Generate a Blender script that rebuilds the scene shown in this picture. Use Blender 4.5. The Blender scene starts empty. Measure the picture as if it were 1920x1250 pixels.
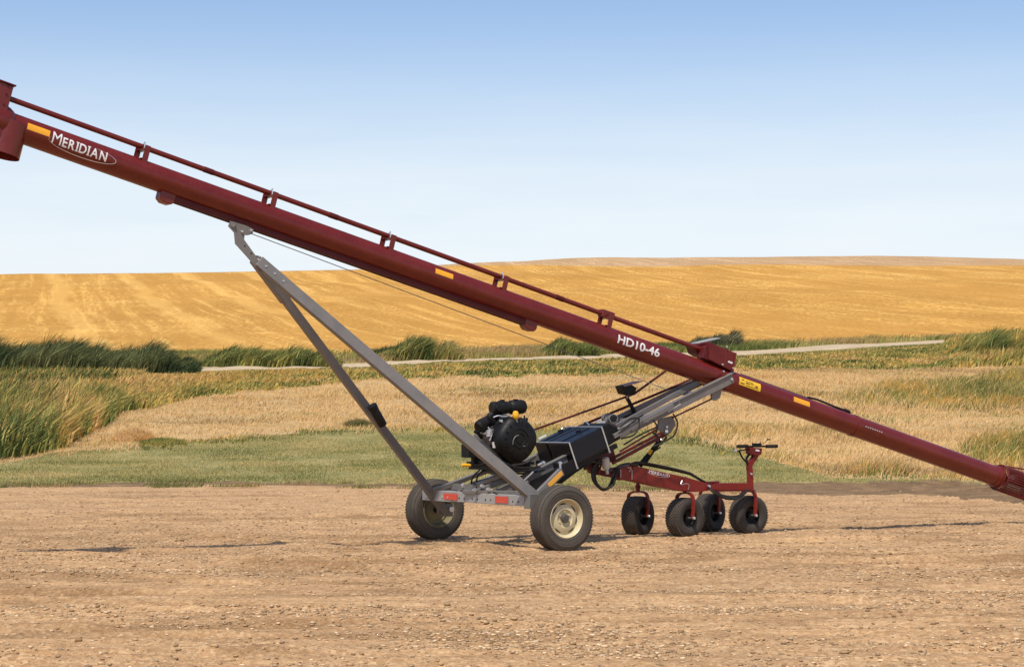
import bpy, math, random
import numpy as np
from mathutils import Vector, Matrix
random.seed(7)
RS = np.random.RandomState(11)

# ------------------------------------------------------------------ camera, sky, sun
F, CX, HZ, EYE = 4000.0, 960.0, 780.0, 1.4        # focal length (px of the 1920 wide photo), principal column, horizon row, eye height
scene = bpy.context.scene
COL = scene.collection
cam_d = bpy.data.cameras.new('camera'); cam = bpy.data.objects.new('camera', cam_d); COL.objects.link(cam)
cam.location = (0, 0, EYE); cam.rotation_euler = (math.radians(90), 0, 0)
cam_d.sensor_width = 36; cam_d.lens = 36 * F / 1920
cam_d.shift_y = (HZ - 625) / 1920; cam_d.clip_start = 0.1; cam_d.clip_end = 5000
scene.camera = cam

SUN_DIR = Vector((0.16, 0.55, -1.0)).normalized()
elev = math.asin(-SUN_DIR.z)
world = bpy.data.worlds.new('World'); scene.world = world; world.use_nodes = True
nt = world.node_tree; nt.nodes.clear()
out = nt.nodes.new('ShaderNodeOutputWorld'); bg = nt.nodes.new('ShaderNodeBackground')
sky = nt.nodes.new('ShaderNodeTexSky'); sky.sky_type = 'NISHITA'; sky.sun_disc = False
sky.sun_elevation = elev; sky.sun_rotation = math.atan2(-SUN_DIR.x, -SUN_DIR.y)
sky.air_density = 1.0; sky.dust_density = 1.6; sky.ozone_density = 3.0; sky.altitude = 500
bg.inputs['Strength'].default_value = 0.15
# thin high cloud near the skyline
tc = nt.nodes.new('ShaderNodeTexCoord'); sep = nt.nodes.new('ShaderNodeSeparateXYZ')
nt.links.new(tc.outputs['Generated'], sep.inputs[0])
mp = nt.nodes.new('ShaderNodeMapping'); mp.inputs['Scale'].default_value = (5, 5, 42)
nt.links.new(tc.outputs['Generated'], mp.inputs[0])
ns = nt.nodes.new('ShaderNodeTexNoise'); ns.inputs['Scale'].default_value = 1.6; ns.inputs['Detail'].default_value = 6; ns.inputs['Roughness'].default_value = 0.6
nt.links.new(mp.outputs[0], ns.inputs['Vector'])
cr = nt.nodes.new('ShaderNodeValToRGB'); cr.color_ramp.elements[0].position = 0.30; cr.color_ramp.elements[1].position = 0.75; cr.color_ramp.elements[0].color = (0.78, 0.78, 0.78, 1)
nt.links.new(ns.outputs['Fac'], cr.inputs[0])
band = nt.nodes.new('ShaderNodeMapRange'); band.inputs['From Min'].default_value = 0.070; band.inputs['From Max'].default_value = 0.20; band.interpolation_type = 'SMOOTHSTEP'
band.inputs['To Min'].default_value = 0.95; band.inputs['To Max'].default_value = 0.0
nt.links.new(sep.outputs['Z'], band.inputs['Value'])
mul = nt.nodes.new('ShaderNodeMath'); mul.operation = 'MULTIPLY'
nt.links.new(cr.outputs['Color'], mul.inputs[0]); nt.links.new(band.outputs[0], mul.inputs[1])
mixc = nt.nodes.new('ShaderNodeMix'); mixc.data_type = 'RGBA'; mixc.inputs['B'].default_value = (6.0, 6.35, 6.6, 1)
nt.links.new(mul.outputs[0], mixc.inputs['Factor']); 
tint = nt.nodes.new('ShaderNodeMix'); tint.data_type = 'RGBA'; tint.blend_type = 'MULTIPLY'; tint.inputs['Factor'].default_value = 1; tint.inputs['B'].default_value = (1.02, 1.0, 1.02, 1)
nt.links.new(sky.outputs[0], tint.inputs['A']); nt.links.new(tint.outputs['Result'], mixc.inputs['A'])
nt.links.new(mixc.outputs['Result'], bg.inputs['Color']); nt.links.new(bg.outputs[0], out.inputs['Surface'])

sun_d = bpy.data.lights.new('sun', 'SUN'); sun_d.energy = 4.4; sun_d.angle = math.radians(1.8); sun_d.color = (1.0, 0.94, 0.84)
sun = bpy.data.objects.new('sun', sun_d); COL.objects.link(sun)
sun.rotation_euler = SUN_DIR.to_track_quat('-Z', 'Y').to_euler(); sun.location = (-10, -20, 40)
scene.view_settings.view_transform = 'Standard'; scene.view_settings.look = 'None'
scene.view_settings.exposure = 0.0; scene.view_settings.gamma = 1.0; scene.view_settings.use_curve_mapping = False
scene.cycles.max_bounces = 6; scene.cycles.transparent_max_bounces = 4

# ------------------------------------------------------------------ noise
def _hash(ix, iy, seed):
    n = (ix.astype(np.int64) * 374761393 + iy.astype(np.int64) * 668265263 + seed * 974634777) & 0xffffffff
    n = ((n ^ (n >> 13)) * 1274126177) & 0xffffffff
    n = n ^ (n >> 16)
    return (n & 0xffff) / 65535.0
def vnoise(x, y, seed=0):
    x0 = np.floor(x); y0 = np.floor(y); fx = x - x0; fy = y - y0
    fx = fx * fx * (3 - 2 * fx); fy = fy * fy * (3 - 2 * fy)
    a = _hash(x0, y0, seed); b = _hash(x0 + 1, y0, seed); c = _hash(x0, y0 + 1, seed); d = _hash(x0 + 1, y0 + 1, seed)
    return (a * (1 - fx) + b * fx) * (1 - fy) + (c * (1 - fx) + d * fx) * fy
def fbm(x, y, oct=4, seed=0, gain=0.5):
    s = 0; a = 1; t = 0
    for k in range(oct):
        s = s + a * vnoise(x * 2 ** k + 17.3 * k, y * 2 ** k - 9.1 * k, seed + k); t += a; a *= gain
    return s / t

# ------------------------------------------------------------------ materials
def s2l(c):
    return tuple(((v / 255) / 12.92 if v / 255 <= 0.04045 else ((v / 255 + 0.055) / 1.055) ** 2.4) for v in c)
class NT:
    def __init__(s, name):
        s.m = bpy.data.materials.new(name); s.m.use_nodes = True; s.t = s.m.node_tree
        s.b = s.t.nodes['Principled BSDF']
    def n(s, typ, **kw):
        o = s.t.nodes.new(typ)
        for k, v in kw.items(): setattr(o, k, v)
        return o
    def l(s, a, b): s.t.links.new(a, b)
    def coord(s, scale=(1, 1, 1), rot=(0, 0, 0)):
        c = s.n('ShaderNodeTexCoord'); m = s.n('ShaderNodeMapping'); m.inputs['Scale'].default_value = scale; m.inputs['Rotation'].default_value = rot
        s.l(c.outputs['Object'], m.inputs[0]); return m.outputs[0]
    def noise(s, vec, scale, detail=5, rough=0.6):
        o = s.n('ShaderNodeTexNoise'); o.inputs['Scale'].default_value = scale; o.inputs['Detail'].default_value = detail; o.inputs['Roughness'].default_value = rough
        s.l(vec, o.inputs['Vector']); return o.outputs['Fac']
    def ramp(s, fac, stops):
        r = s.n('ShaderNodeValToRGB'); e = r.color_ramp.elements
        while len(e) < len(stops): e.new(0.5)
        for i, (p, c) in enumerate(stops):
            e[i].position = p; e[i].color = (*c[:3], 1) if hasattr(c, '__len__') else (c, c, c, 1)
        s.l(fac, r.inputs[0]); return r.outputs['Color']
    def mix(s, fac, a, b, mode='MIX'):
        m = s.n('ShaderNodeMix'); m.data_type = 'RGBA'; m.blend_type = mode
        for sock, v in ((m.inputs['Factor'], fac), (m.inputs['A'], a), (m.inputs['B'], b)):
            if isinstance(v, bpy.types.NodeSocket): s.l(v, sock)
            elif isinstance(v, (int, float)): sock.default_value = v
            else: sock.default_value = (*v[:3], 1)
        return m.outputs['Result']
    def bump(s, h, dist, strength=1.0, prev=None):
        b = s.n('ShaderNodeBump'); b.inputs['Distance'].default_value = dist; b.inputs['Strength'].default_value = strength
        s.l(h, b.inputs['Height'])
        if prev is not None: s.l(prev, b.inputs['Normal'])
        s.l(b.outputs[0], s.b.inputs['Normal']); return b.outputs[0]

DUST = (0.30, 0.21, 0.13)
def paint(name, col, rough=0.4, metal=0.0, dust=0.25, coat=0.0, var=0.25, bump=0.0, spec=0.5):
    t = NT(name); v = t.coord()
    n1 = t.noise(v, 3.5, 6, 0.65); n2 = t.noise(v, 30, 4, 0.7)
    c = t.mix(t.ramp(n1, [(0.3, 0), (0.75, 1)]), tuple(x * (1 - var) for x in col), tuple(min(1, x * (1 + var)) for x in col))
    d = t.ramp(t.mix(0.5, n1, n2), [(0.45, 0), (0.75, dust)])
    t.l(t.mix(d, c, DUST), t.b.inputs['Base Color'])
    r = t.ramp(n2, [(0.3, max(0, rough - 0.08)), (0.7, min(1, rough + 0.15))]); t.l(r, t.b.inputs['Roughness'])
    t.b.inputs['Metallic'].default_value = metal; t.b.inputs['Coat Weight'].default_value = coat; t.b.inputs['Coat Roughness'].default_value = 0.15
    t.b.inputs['Specular IOR Level'].default_value = spec
    if bump: t.bump(n2, bump)
    return t.m
M = {}
M['maroon'] = paint('maroon_paint', (0.135, 0.0085, 0.0040), 0.34, 0, 0.05, 0.12, 0.16, 0, 0.45)
M['maroon_dark'] = paint('maroon_paint_worn', (0.085, 0.006, 0.007), 0.5, 0, 0.06, 0, 0.2, 0, 0.3)
M['red'] = paint('red_paint', (0.185, 0.012, 0.007), 0.4, 0, 0.06, 0, 0.2, 0, 0.35)
M['red_dark'] = paint('dark_red_paint', (0.115, 0.007, 0.007), 0.4, 0, 0.06, 0, 0.2, 0, 0.35)
M['grey'] = paint('grey_steel_paint', (0.165, 0.155, 0.145), 0.5, 0.1, 0.3, 0, 0.15)
M['hubgrey'] = paint('greasy_hub', (0.06, 0.055, 0.05), 0.5, 0.1, 0.2, 0, 0.2)
M['galv'] = paint('galvanised_steel', (0.40, 0.39, 0.37), 0.5, 0.35, 0.45, 0, 0.25)
M['bolt'] = paint('zinc_bolt', (0.6, 0.6, 0.58), 0.3, 0.7, 0.1, 0, 0.1)
M['steel'] = paint('bright_steel', (0.65, 0.66, 0.66), 0.25, 0.8, 0.05, 0, 0.1)
M['alloy'] = paint('cast_alloy', (0.22, 0.21, 0.20), 0.5, 0.5, 0.1, 0, 0.5, 0.004)
M['black'] = paint('black_plastic', (0.006, 0.006, 0.006), 0.5, 0, 0.03, 0, 0.3, 0, 0.25)
M['tank'] = paint('black_tank_plastic', (0.004, 0.005, 0.009), 0.33, 0, 0.008, 0.0, 0.2, 0, 0.35)
M['rubber'] = paint('hose_rubber', (0.010, 0.0095, 0.009), 0.55, 0, 0.12, 0, 0.3, 0, 0.3)
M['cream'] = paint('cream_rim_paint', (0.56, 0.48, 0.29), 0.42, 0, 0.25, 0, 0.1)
M['olive'] = paint('olive_rim_paint', (0.19, 0.165, 0.085), 0.6, 0, 0.3, 0, 0.3)  # darker olive tone for the rim barrels and the far wheel
M['white'] = paint('white_lettering', (0.75, 0.74, 0.72), 0.5, 0, 0.05, 0, 0.05)
M['whiteplastic'] = paint('white_canister', (0.55, 0.53, 0.50), 0.4, 0, 0.15, 0, 0.1)
M['yellow'] = paint('yellow_sticker', (0.80, 0.48, 0.02), 0.45, 0, 0.05, 0, 0.05)
M['amber'] = paint('amber_sticker', (0.80, 0.36, 0.015), 0.45, 0, 0.05, 0, 0.05)
M['yellowplastic'] = paint('yellow_cap', (0.80, 0.40, 0.01), 0.35, 0, 0.0, 0, 0.05)
M['reflector'] = paint('red_reflector', (0.62, 0.06, 0.03), 0.3, 0, 0.2, 0, 0.1)
M['ink'] = paint('sticker_print', (0.12, 0.07, 0.02), 0.6, 0, 0, 0, 0.1)
M['lid'] = paint('faded_pink_lid', (0.30, 0.14, 0.12), 0.5, 0, 0.2, 0, 0.1)

def tyre_mat(name, base, dust):
    t = NT(name); v = t.coord(); n1 = t.noise(v, 6, 5); n2 = t.noise(v, 45, 4, 0.7)
    d = t.ramp(t.mix(0.5, n1, n2), [(0.3, 0.1), (0.75, dust)])
    t.l(t.mix(d, base, (0.20, 0.15, 0.10)), t.b.inputs['Base Color']); t.b.inputs['Roughness'].default_value = 0.8
    t.bump(n2, 0.003); return t.m
M['tyre'] = tyre_mat('dusty_tyre_rubber', (0.028, 0.026, 0.024), 0.42)
M['turf'] = tyre_mat('turf_tyre_rubber', (0.008, 0.008, 0.008), 0.22); M['turfdust'] = tyre_mat('dusty_tread_rubber', (0.035, 0.030, 0.026), 0.7)

# ------------------------------------------------------------------ tagging
def tag(o, label=None, cat=None, group=None, kind=None):
    if label: o['label'] = label
    if cat: o['category'] = cat
    if group: o['group'] = group
    if kind: o['kind'] = kind
    return o

# ------------------------------------------------------------------ mesh builder
class MB:
    def __init__(s): s.v = []; s.f = []
    def add(s, vs, fs):
        b = len(s.v); s.v += [tuple(p) for p in vs]; s.f += [tuple(i + b for i in f) for f in fs]; return s
    def hexa(s, c8): return s.add(c8, [(0, 3, 2, 1), (4, 5, 6, 7), (0, 1, 5, 4), (1, 2, 6, 5), (2, 3, 7, 6), (3, 0, 4, 7)])
    def box(s, c, e1, e2, e3):
        c, e1, e2, e3 = map(Vector, (c, e1, e2, e3))
        return s.hexa([c - e1 - e2 - e3, c + e1 - e2 - e3, c + e1 + e2 - e3, c - e1 + e2 - e3, c - e1 - e2 + e3, c + e1 - e2 + e3, c + e1 + e2 + e3, c - e1 + e2 + e3])
    def abox(s, x0, x1, y0, y1, z0, z1): return s.box(((x0 + x1) / 2, (y0 + y1) / 2, (z0 + z1) / 2), ((x1 - x0) / 2, 0, 0), (0, (y1 - y0) / 2, 0), (0, 0, (z1 - z0) / 2))
    def bar(s, p0, p1, w, h, side=(0, 1, 0)):
        """solid bar; w = size along 'side', h = the other size"""
        p0, p1 = Vector(p0), Vector(p1); d = (p1 - p0); L = d.length; d.normalize()
        sd = Vector(side); sd = (sd - d * sd.dot(d)).normalized(); u = d.cross(sd)
        return s.box((p0 + p1) / 2, d * L / 2, sd * w / 2, u * h / 2)
    def tube(s, pts, r, seg=12, cap=True):
        pts = [Vector(p) for p in pts]; n = len(pts); rr = r if hasattr(r, '__len__') else [r] * n
        ring = []; t0 = (pts[1] - pts[0]).normalized(); a = Vector((0, 0, 1)) if abs(t0.z) < 0.9 else Vector((1, 0, 0))
        nrm = (a - t0 * a.dot(t0)).normalized(); vs = []
        for i in range(n):
            t = ((pts[min(i + 1, n - 1)] - pts[max(i - 1, 0)])).normalized()
            nrm = (nrm - t * nrm.dot(t)).normalized(); b = t.cross(nrm)
            for k in range(seg):
                an = 2 * math.pi * k / seg; vs.append(pts[i] + (nrm * math.cos(an) + b * math.sin(an)) * rr[i])
        fs = [(i * seg + k, i * seg + (k + 1) % seg, (i + 1) * seg + (k + 1) % seg, (i + 1) * seg + k) for i in range(n - 1) for k in range(seg)]
        if cap: fs += [tuple(range(seg - 1, -1, -1)), tuple((n - 1) * seg + k for k in range(seg))]
        return s.add(vs, fs)
    def lathe(s, prof, c=(0, 0, 0), axis=(0, 1, 0), seg=48, closed=False):
        """prof: list of (radius, offset along axis)"""
        c = Vector(c); ax = Vector(axis).normalized(); a = Vector((0, 0, 1)) if abs(ax.z) < 0.9 else Vector((1, 0, 0))
        e = (a - ax * a.dot(ax)).normalized(); g = ax.cross(e); n = len(prof); vs = []
        for (r, o) in prof:
            for k in range(seg):
                an = 2 * math.pi * k / seg; vs.append(c + ax * o + (e * math.cos(an) + g * math.sin(an)) * max(r, 1e-4))
        m = n if closed else n - 1
        fs = [(i * seg + k, ((i + 1) % n) * seg + k, ((i + 1) % n) * seg + (k + 1) % seg, i * seg + (k + 1) % seg) for i in range(m) for k in range(seg)]
        return s.add(vs, fs)
    def prism(s, poly, off):
        """poly: 3-D points, extruded by off"""
        poly = [Vector(p) for p in poly]; off = Vector(off); n = len(poly)
        return s.add(poly + [p + off for p in poly], [tuple(range(n - 1, -1, -1)), tuple(range(n, 2 * n))] + [(i, (i + 1) % n, n + (i + 1) % n, n + i) for i in range(n)])
    def build_each(s, name, mat, parent=None, bevel=0, smooth=38, seg=2):
        """one object per connected piece"""
        p = list(range(len(s.v)))
        def find(i):
            while p[i] != i: p[i] = p[p[i]]; i = p[i]
            return i
        for f in s.f:
            a = find(f[0])
            for i in f[1:]: p[find(i)] = a
        groups = {}
        for f in s.f: groups.setdefault(find(f[0]), []).append(f)
        res = []
        for fs in groups.values():
            ids = sorted({i for f in fs for i in f}); mp_ = {i: k for k, i in enumerate(ids)}; q = MB(); q.add([s.v[i] for i in ids], [tuple(mp_[i] for i in f) for f in fs]); res.append(q.build(name, mat, parent, bevel, smooth, seg))
        return res
    def build(s, name, mat, parent=None, bevel=0, smooth=38, seg=2):
        me = bpy.data.meshes.new(name); me.from_pydata(s.v, [], s.f); me.validate()
        import bmesh
        b = bmesh.new(); b.from_mesh(me); bmesh.ops.recalc_face_normals(b, faces=b.faces); b.to_mesh(me); b.free()
        me.materials.append(M[mat] if isinstance(mat, str) else mat)
        me.polygons.foreach_set('use_smooth', [True] * len(me.polygons)); me.set_sharp_from_angle(angle=math.radians(smooth))
        o = bpy.data.objects.new(name, me); COL.objects.link(o)
        if parent: o.parent = parent
        if bevel:
            md = o.modifiers.new('bevel', 'BEVEL'); md.width = bevel; md.segments = seg; md.limit_method = 'ANGLE'; md.angle_limit = math.radians(40); md.harden_normals = True
        return o
def curve(pts, n=8):
    P = [Vector(p) for p in pts]; P = [P[0] * 2 - P[1]] + P + [P[-1] * 2 - P[-2]]; o = []
    for i in range(1, len(P) - 2):
        for k in range(n):
            t = k / n; a, b, c, d = P[i - 1:i + 3]
            o.append(0.5 * ((2 * b) + (c - a) * t + (2 * a - 5 * b + 4 * c - d) * t * t + (3 * b - a - 3 * c + d) * t ** 3))
    o.append(P[-2]); return o
def empty(name, loc=(0, 0, 0), rz=0, parent=None):
    o = bpy.data.objects.new(name, None); COL.objects.link(o); o.location = loc; o.rotation_euler = (0, 0, rz); o.empty_display_size = 0.3
    if parent: o.parent = parent
    return o
def copy_tree(o, parent=None):
    c = o.copy(); COL.objects.link(c); c.parent = parent
    for ch in [x for x in bpy.data.objects if x.parent == o]: copy_tree(ch, c)
    return c

# ------------------------------------------------------------------ terrain profile
_bp = [(0, 780 + 5600 / 0.5), (11, 780 + 5600 / 11), (44.8, 905), (50, 885), (60, 850), (72, 810), (85, 770), (100, 730), (115, 700), (130, 675), (145, 655), (160, 640), (180, 622), (250, 565), (330, 520), (375, 500), (440, 477), (520, 462)]
_Y = np.arange(2.0, 520.0, 0.25)
_z = np.interp(_Y, [b[0] for b in _bp][2:], [EYE + (HZ - b[1]) * b[0] / F for b in _bp][2:]); _z[_Y < 44.8] = 0
_k = np.ones(41) / 41; _zs = np.convolve(np.pad(_z, 20, mode='edge'), _k, 'valid'); _zs[_Y < 38] = 0
_row = HZ - F * (_zs - EYE) / _Y
def depth(py):
    return np.interp(-np.asarray(py, float), -_row, _Y)
def zbase(Y): return np.interp(Y, _Y, _zs, left=0)
def znoise(X, Y):
    n = (fbm(X * 0.08, Y * 0.08, 3, 5) - 0.5) * 2
    amp = np.clip((Y - 48) / 60, 0, 1)
    hill = np.clip((Y - 160) / 100, 0, 1)
    return n * amp * 0.16 + (fbm(X * 0.9, Y * 0.9, 3, 9) - 0.5) * 0.16 * np.clip((Y - 62) / 20, 0, 1) * np.clip((150 - Y) / 20, 0, 1) + hill * (fbm(X * 0.02, Y * 0.02, 2, 31) - 0.5) * 2.0
_tc = {}
def tracks(X, Y):
    """wheel tracks: (depth in the ground, amount of darker colour)"""
    if _tc.get('k') == (X.shape, float(X.ravel()[7]), float(Y.ravel()[-1])): return _tc['v']
    g = 0; dk = 0; n1 = vnoise(X * .3, Y * .3, 301); n2 = vnoise(X * .45 + 7, Y * .45, 302); n3 = vnoise(X * .3, Y * .33, 303); n4 = vnoise(X * .5 + 3, Y * .4, 304); n5 = fbm(X * 3, Y * 5, 2, 93)
    for (x0, y0, dx, dy, w, d) in ((-7, 21.5, 1, 0.10, 0.16, .03), (-7, 19.6, 1, 0.16, 0.18, .03), (-6, 16.8, 1, 0.05, 0.14, .028), (-6, 15.9, 1, -0.02, 0.14, .025), (-5.2, 14.0, 1, 0.09, 0.13, .022), (2, 14.9, 1, 0.12, .15, .025), (-6, 12.9, 1, 0.12, .12, .022), (-2, 17.4, 1, 0.20, .14, .025), (-5, 18.4, 1, -0.12, .14, .025), (0, 13.4, 1, -0.06, .12, .022), (1, 20.4, 1, .06, .15, .025), (2, 27.5, 1, -.05, .2, .03), (3, 31, 1, .04, .25, .03), (-5, 29, 1, .06, .2, .025), (0, 18.3, 1, .03, .15, .025), (-6.3, 24, 0.75, -0.66, 0.16, .03), (-4.0, 25, 0.75, -0.70, 0.16, .03)):
        L = math.hypot(dx, dy); dist = ((X - x0) * -dy + (Y - y0) * dx) / L + ((n1 - .5) * math.sin(y0 * 3) + (n2 - .5) * math.cos(y0 * 5)) * .9
        cut = np.clip((.5 + (n3 - .5) * math.sin(y0 * 7) + (n4 - .5) * math.cos(y0 * 2) - .42) * 5, 0, 1)
        if dx < 1: cut = cut * (Y < 27) * (X < 0)
        dk = dk + cut * np.exp(-(dist / (w * 1.3)) ** 2) * (0.5 + n5)
        d = d * (1.6 if dx < 1 else 1.0); g = g - d * cut * np.exp(-(dist / w) ** 2) + 0.5 * d * cut * np.exp(-((np.abs(dist) - 1.7 * w) / (0.5 * w)) ** 2)
    _tc['k'] = (X.shape, float(X.ravel()[7]), float(Y.ravel()[-1])); _tc['v'] = (g, dk); return g, dk
def ruts(X, Y):
    """tyre marks and scuffs in the yard"""
    a = fbm(X * 0.22 + Y * 0.05, Y * 1.9 - X * 0.10, 4, 40, 0.55) - 0.5
    b = fbm(X * 1.3, Y * 3.2, 4, 50, 0.6) - 0.5
    c = fbm(X * 9, Y * 9, 4, 60, 0.6) - 0.5
    m = np.clip((fbm(X * 0.35, Y * 0.5, 2, 70) - 0.42) * 4, 0, 1)
    g = tracks(X, Y)[0]
    e_ = np.clip((fbm(X * 0.5 + 9, Y * 2.6, 4, 91, 0.6) - 0.52) * 7, 0, 1) * (fbm(X * 3.5, Y * 8, 3, 92, 0.65) - 0.3)
    fade = np.clip((44 - Y) / 4, 0, 1)
    for (wx, wy) in ((.56, 22.1), (-.85, 24.25), (1.45, 24.75), (1.95, 24.25), (2.36, 25.5), (2.76, 24.95)): fade = fade * (1 - np.exp(-(((X - wx) / .35) ** 2 + ((Y - wy) / .35) ** 2) ** 1.5))
    return (a * 0.075 + b * 0.045 * (0.3 + m) + c * 0.024 * (0.4 + m) + e_ * 0.05 + g * 1.4) * fade + 0.008 * (Y < 40)
def zground(X, Y): return zbase(Y) + znoise(X, Y)

pw = lambda pts: (lambda px: np.interp(px, [p[0] for p in pts], [p[1] for p in pts]))
yard_edge = pw([(-1600, 915), (0, 913), (200, 912), (400, 908), (750, 912), (1100, 916), (1300, 917), (1420, 925), (1560, 930), (1700, 926), (1800, 934), (1920, 946), (3500, 955)])
_le = pw([(-1600, 909), (0, 908), (400, 904), (750, 908), (1100, 911), (1300, 911), (1420, 905), (1560, 903), (1700, 905), (1920, 907), (3500, 908)])
wob = lambda px, s, a: (fbm(np.asarray(px, float) / 26.0, np.asarray(px, float) * 0 + s, 4, 90, 0.65) - 0.5) * a
lawn_edge = lambda px: _le(px) + wob(px, 3, 9)
_lt = pw([(-1600, 890), (0, 868), (128, 845), (233, 838), (365, 828), (547, 815), (700, 806), (850, 800), (1000, 802), (1200, 808), (1300, 829), (1400, 851), (1500, 876), (1560, 895), (1700, 899), (1920, 900), (3500, 900)])
lawn_top = lambda px: np.minimum(_lt(px) + wob(px, 7, 8), lawn_edge(px) - 1)
_rb = pw([(-1600, 880), (0, 862), (120, 842), (146, 824), (197, 800), (233, 772), (303, 760), (365, 746), (456, 733), (547, 726), (700, 715), (880, 711), (1200, 706), (1383, 698), (1593, 693), (1914, 686), (3500, 678)])
reed_base = lambda px: np.minimum(_rb(px) + wob(px, 11, 6), lawn_top(px) - 1)
track_low = pw([(-1600, 716), (0, 706), (281, 700), (547, 692), (700, 687), (1000, 674), (1400, 662), (1760, 646), (1920, 641), (3500, 600)])
track_high = lambda px: track_low(px) - 6.5
field_base = lambda px: pw([(-1600, 668), (0, 664), (300, 662), (600, 664), (900, 656), (1300, 646), (1760, 634), (1920, 628), (3500, 590)])(px) + wob(px, 15, 4)
crest = pw([(-1600, 522), (0, 514), (500, 509), (800, 503), (950, 500), (1150, 500), (1300, 500), (1450, 497), (1600, 495), (1920, 497), (3500, 505)])
far_crest = lambda px: np.minimum(pw([(-1600, 522), (0, 513), (500, 508), (800, 501), (950, 496), (1050, 491), (1200, 485), (1400, 479), (1650, 478), (1920, 483), (3500, 500)])(px), crest(px) - 0.3)

def grid_object(name, X, Y, Z, mat, smooth=True):
    r, c = X.shape; V = np.stack([X, Y, Z], -1).reshape(-1, 3).astype(np.float32)
    i = np.arange(r - 1)[:, None] * c + np.arange(c - 1)[None, :]
    Fc = np.stack([i, i + 1, i + c + 1, i + c], -1).reshape(-1, 4).astype(np.int32)
    me = bpy.data.meshes.new(name); me.vertices.add(len(V)); me.vertices.foreach_set('co', V.ravel())
    me.loops.add(Fc.size); me.loops.foreach_set('vertex_index', Fc.ravel()); me.polygons.add(len(Fc))
    me.polygons.foreach_set('loop_start', np.arange(0, Fc.size, 4, dtype=np.int32)); me.polygons.foreach_set('loop_total', np.full(len(Fc), 4, np.int32))
    me.polygons.foreach_set('use_smooth', np.ones(len(Fc), bool)); me.update(calc_edges=True); me.materials.append(mat)
    o = bpy.data.objects.new(name, me); COL.objects.link(o); return o
PXS = np.concatenate([np.linspace(-1600, -200, 60), np.linspace(-190, 2110, 700), np.linspace(2130, 3500, 60)])
def zone(name, lo, hi, rows, mat, extra=None, pxs=PXS, ylo=None):
    a = np.full(len(pxs), ylo, float) if ylo is not None else depth(lo(pxs)); b = depth(hi(pxs))
    t = np.linspace(0, 1, rows)[:, None]; Y = a[None] * (1 - t) + b[None] * t
    X = (pxs[None] - CX) / F * Y; Z = zground(X, Y)
    if extra is not None: Z = Z + extra(X, Y, t)
    return tag(grid_object(name, X, Y, Z, mat), kind='structure')

# ground materials
def gravel_mat():
    t = NT('yard_gravel'); v = t.coord()
    big = t.noise(t.coord((0.5, 1.4, 1)), 0.7, 5, 0.6); med = t.noise(t.coord((1, 2.6, 1)), 2.4, 6, 0.7); fine = t.noise(v, 26, 5, 0.75)
    vo = t.n('ShaderNodeTexVoronoi'); vo.inputs['Scale'].default_value = 34; vo.inputs['Randomness'].default_value = 1; t.l(v, vo.inputs['Vector'])
    vo2 = t.n('ShaderNodeTexVoronoi'); vo2.inputs['Scale'].default_value = 13; t.l(v, vo2.inputs['Vector'])
    c = t.ramp(big, [(0.3, (0.47, 0.262, 0.118)), (0.55, (0.59, 0.348, 0.162)), (0.8, (0.67, 0.415, 0.205))])
    c = t.mix(t.ramp(med, [(0.34, 0.8), (0.54, 0)]), c, (0.27, 0.152, 0.072))
    lo_ = t.noise(t.coord((1, 0.8, 1), (0, 0, 0.2)), 0.55, 7, 0.68); c = t.mix(t.ramp(lo_, [(0.40, 0.7), (0.56, 0)]), c, (0.40, 0.238, 0.122))
    st = t.noise(t.coord((0.7, 3.5, 1), (0, 0, -0.12)), 1.3, 5, 0.7); c = t.mix(t.ramp(st, [(0.36, 0.7), (0.49, 0)]), c, (0.26, 0.146, 0.068))
    da = t.n('ShaderNodeAttribute'); da.attribute_name = 'yard_dark'; dm = t.n('ShaderNodeMath'); dm.operation = 'MULTIPLY'; t.l(da.outputs['Fac'], dm.inputs[0]); t.l(t.ramp(fine, [(0.35, 1.0), (0.62, 0.35)]), dm.inputs[1])
    peb = t.ramp(vo.outputs['Color'], [(0.15, (0.32, 0.185, 0.09)), (0.5, (0.55, 0.345, 0.175)), (0.9, (0.70, 0.50, 0.29))])
    mask = t.ramp(t.mix(0.5, med, fine), [(0.42, 0.15), (0.6, 0.75)])
    c = t.mix(mask, c, peb)
    c = t.mix(t.ramp(fine, [(0.30, 0.55), (0.48, 0)]), c, (0.17, 0.108, 0.062))
    c = t.mix(dm.outputs[0], c, (0.225, 0.125, 0.056))
    t.l(c, t.b.inputs['Base Color']); t.b.inputs['Roughness'].default_value = 0.95; t.b.inputs['Specular IOR Level'].default_value = 0.15
    p = t.bump(vo.outputs['Distance'], 0.012, 0.7); p = t.bump(vo2.outputs['Distance'], 0.015, 0.4, p); t.bump(fine, 0.02, 0.8, p)
    return t.m
def earth_mat(name, cols, scale, patch=None, stretch=(1, 1, 1), rot=(0, 0, 0), bumpd=0.05):
    t = NT(name); v = t.coord(stretch, rot)
    n1 = t.noise(v, scale, 6, 0.65); n2 = t.noise(t.coord(), scale * 14, 4, 0.7)
    c = t.ramp(n1, [(0.3, cols[0]), (0.5, cols[1]), (0.7, cols[2])])
    c = t.mix(t.ramp(n2, [(0.35, 0.4), (0.6, 0)]), c, tuple(x * 0.6 for x in cols[0]))
    if patch: c = t.mix(t.ramp(t.noise(t.coord(), patch[1], 4), [(0.5, 0), (0.62, 0.8)]), c, patch[0])
    t.l(c, t.b.inputs['Base Color']); t.b.inputs['Roughness'].default_value = 0.95; t.b.inputs['Specular IOR Level'].default_value = 0.1
    t.bump(n2, bumpd); return t.m
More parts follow.
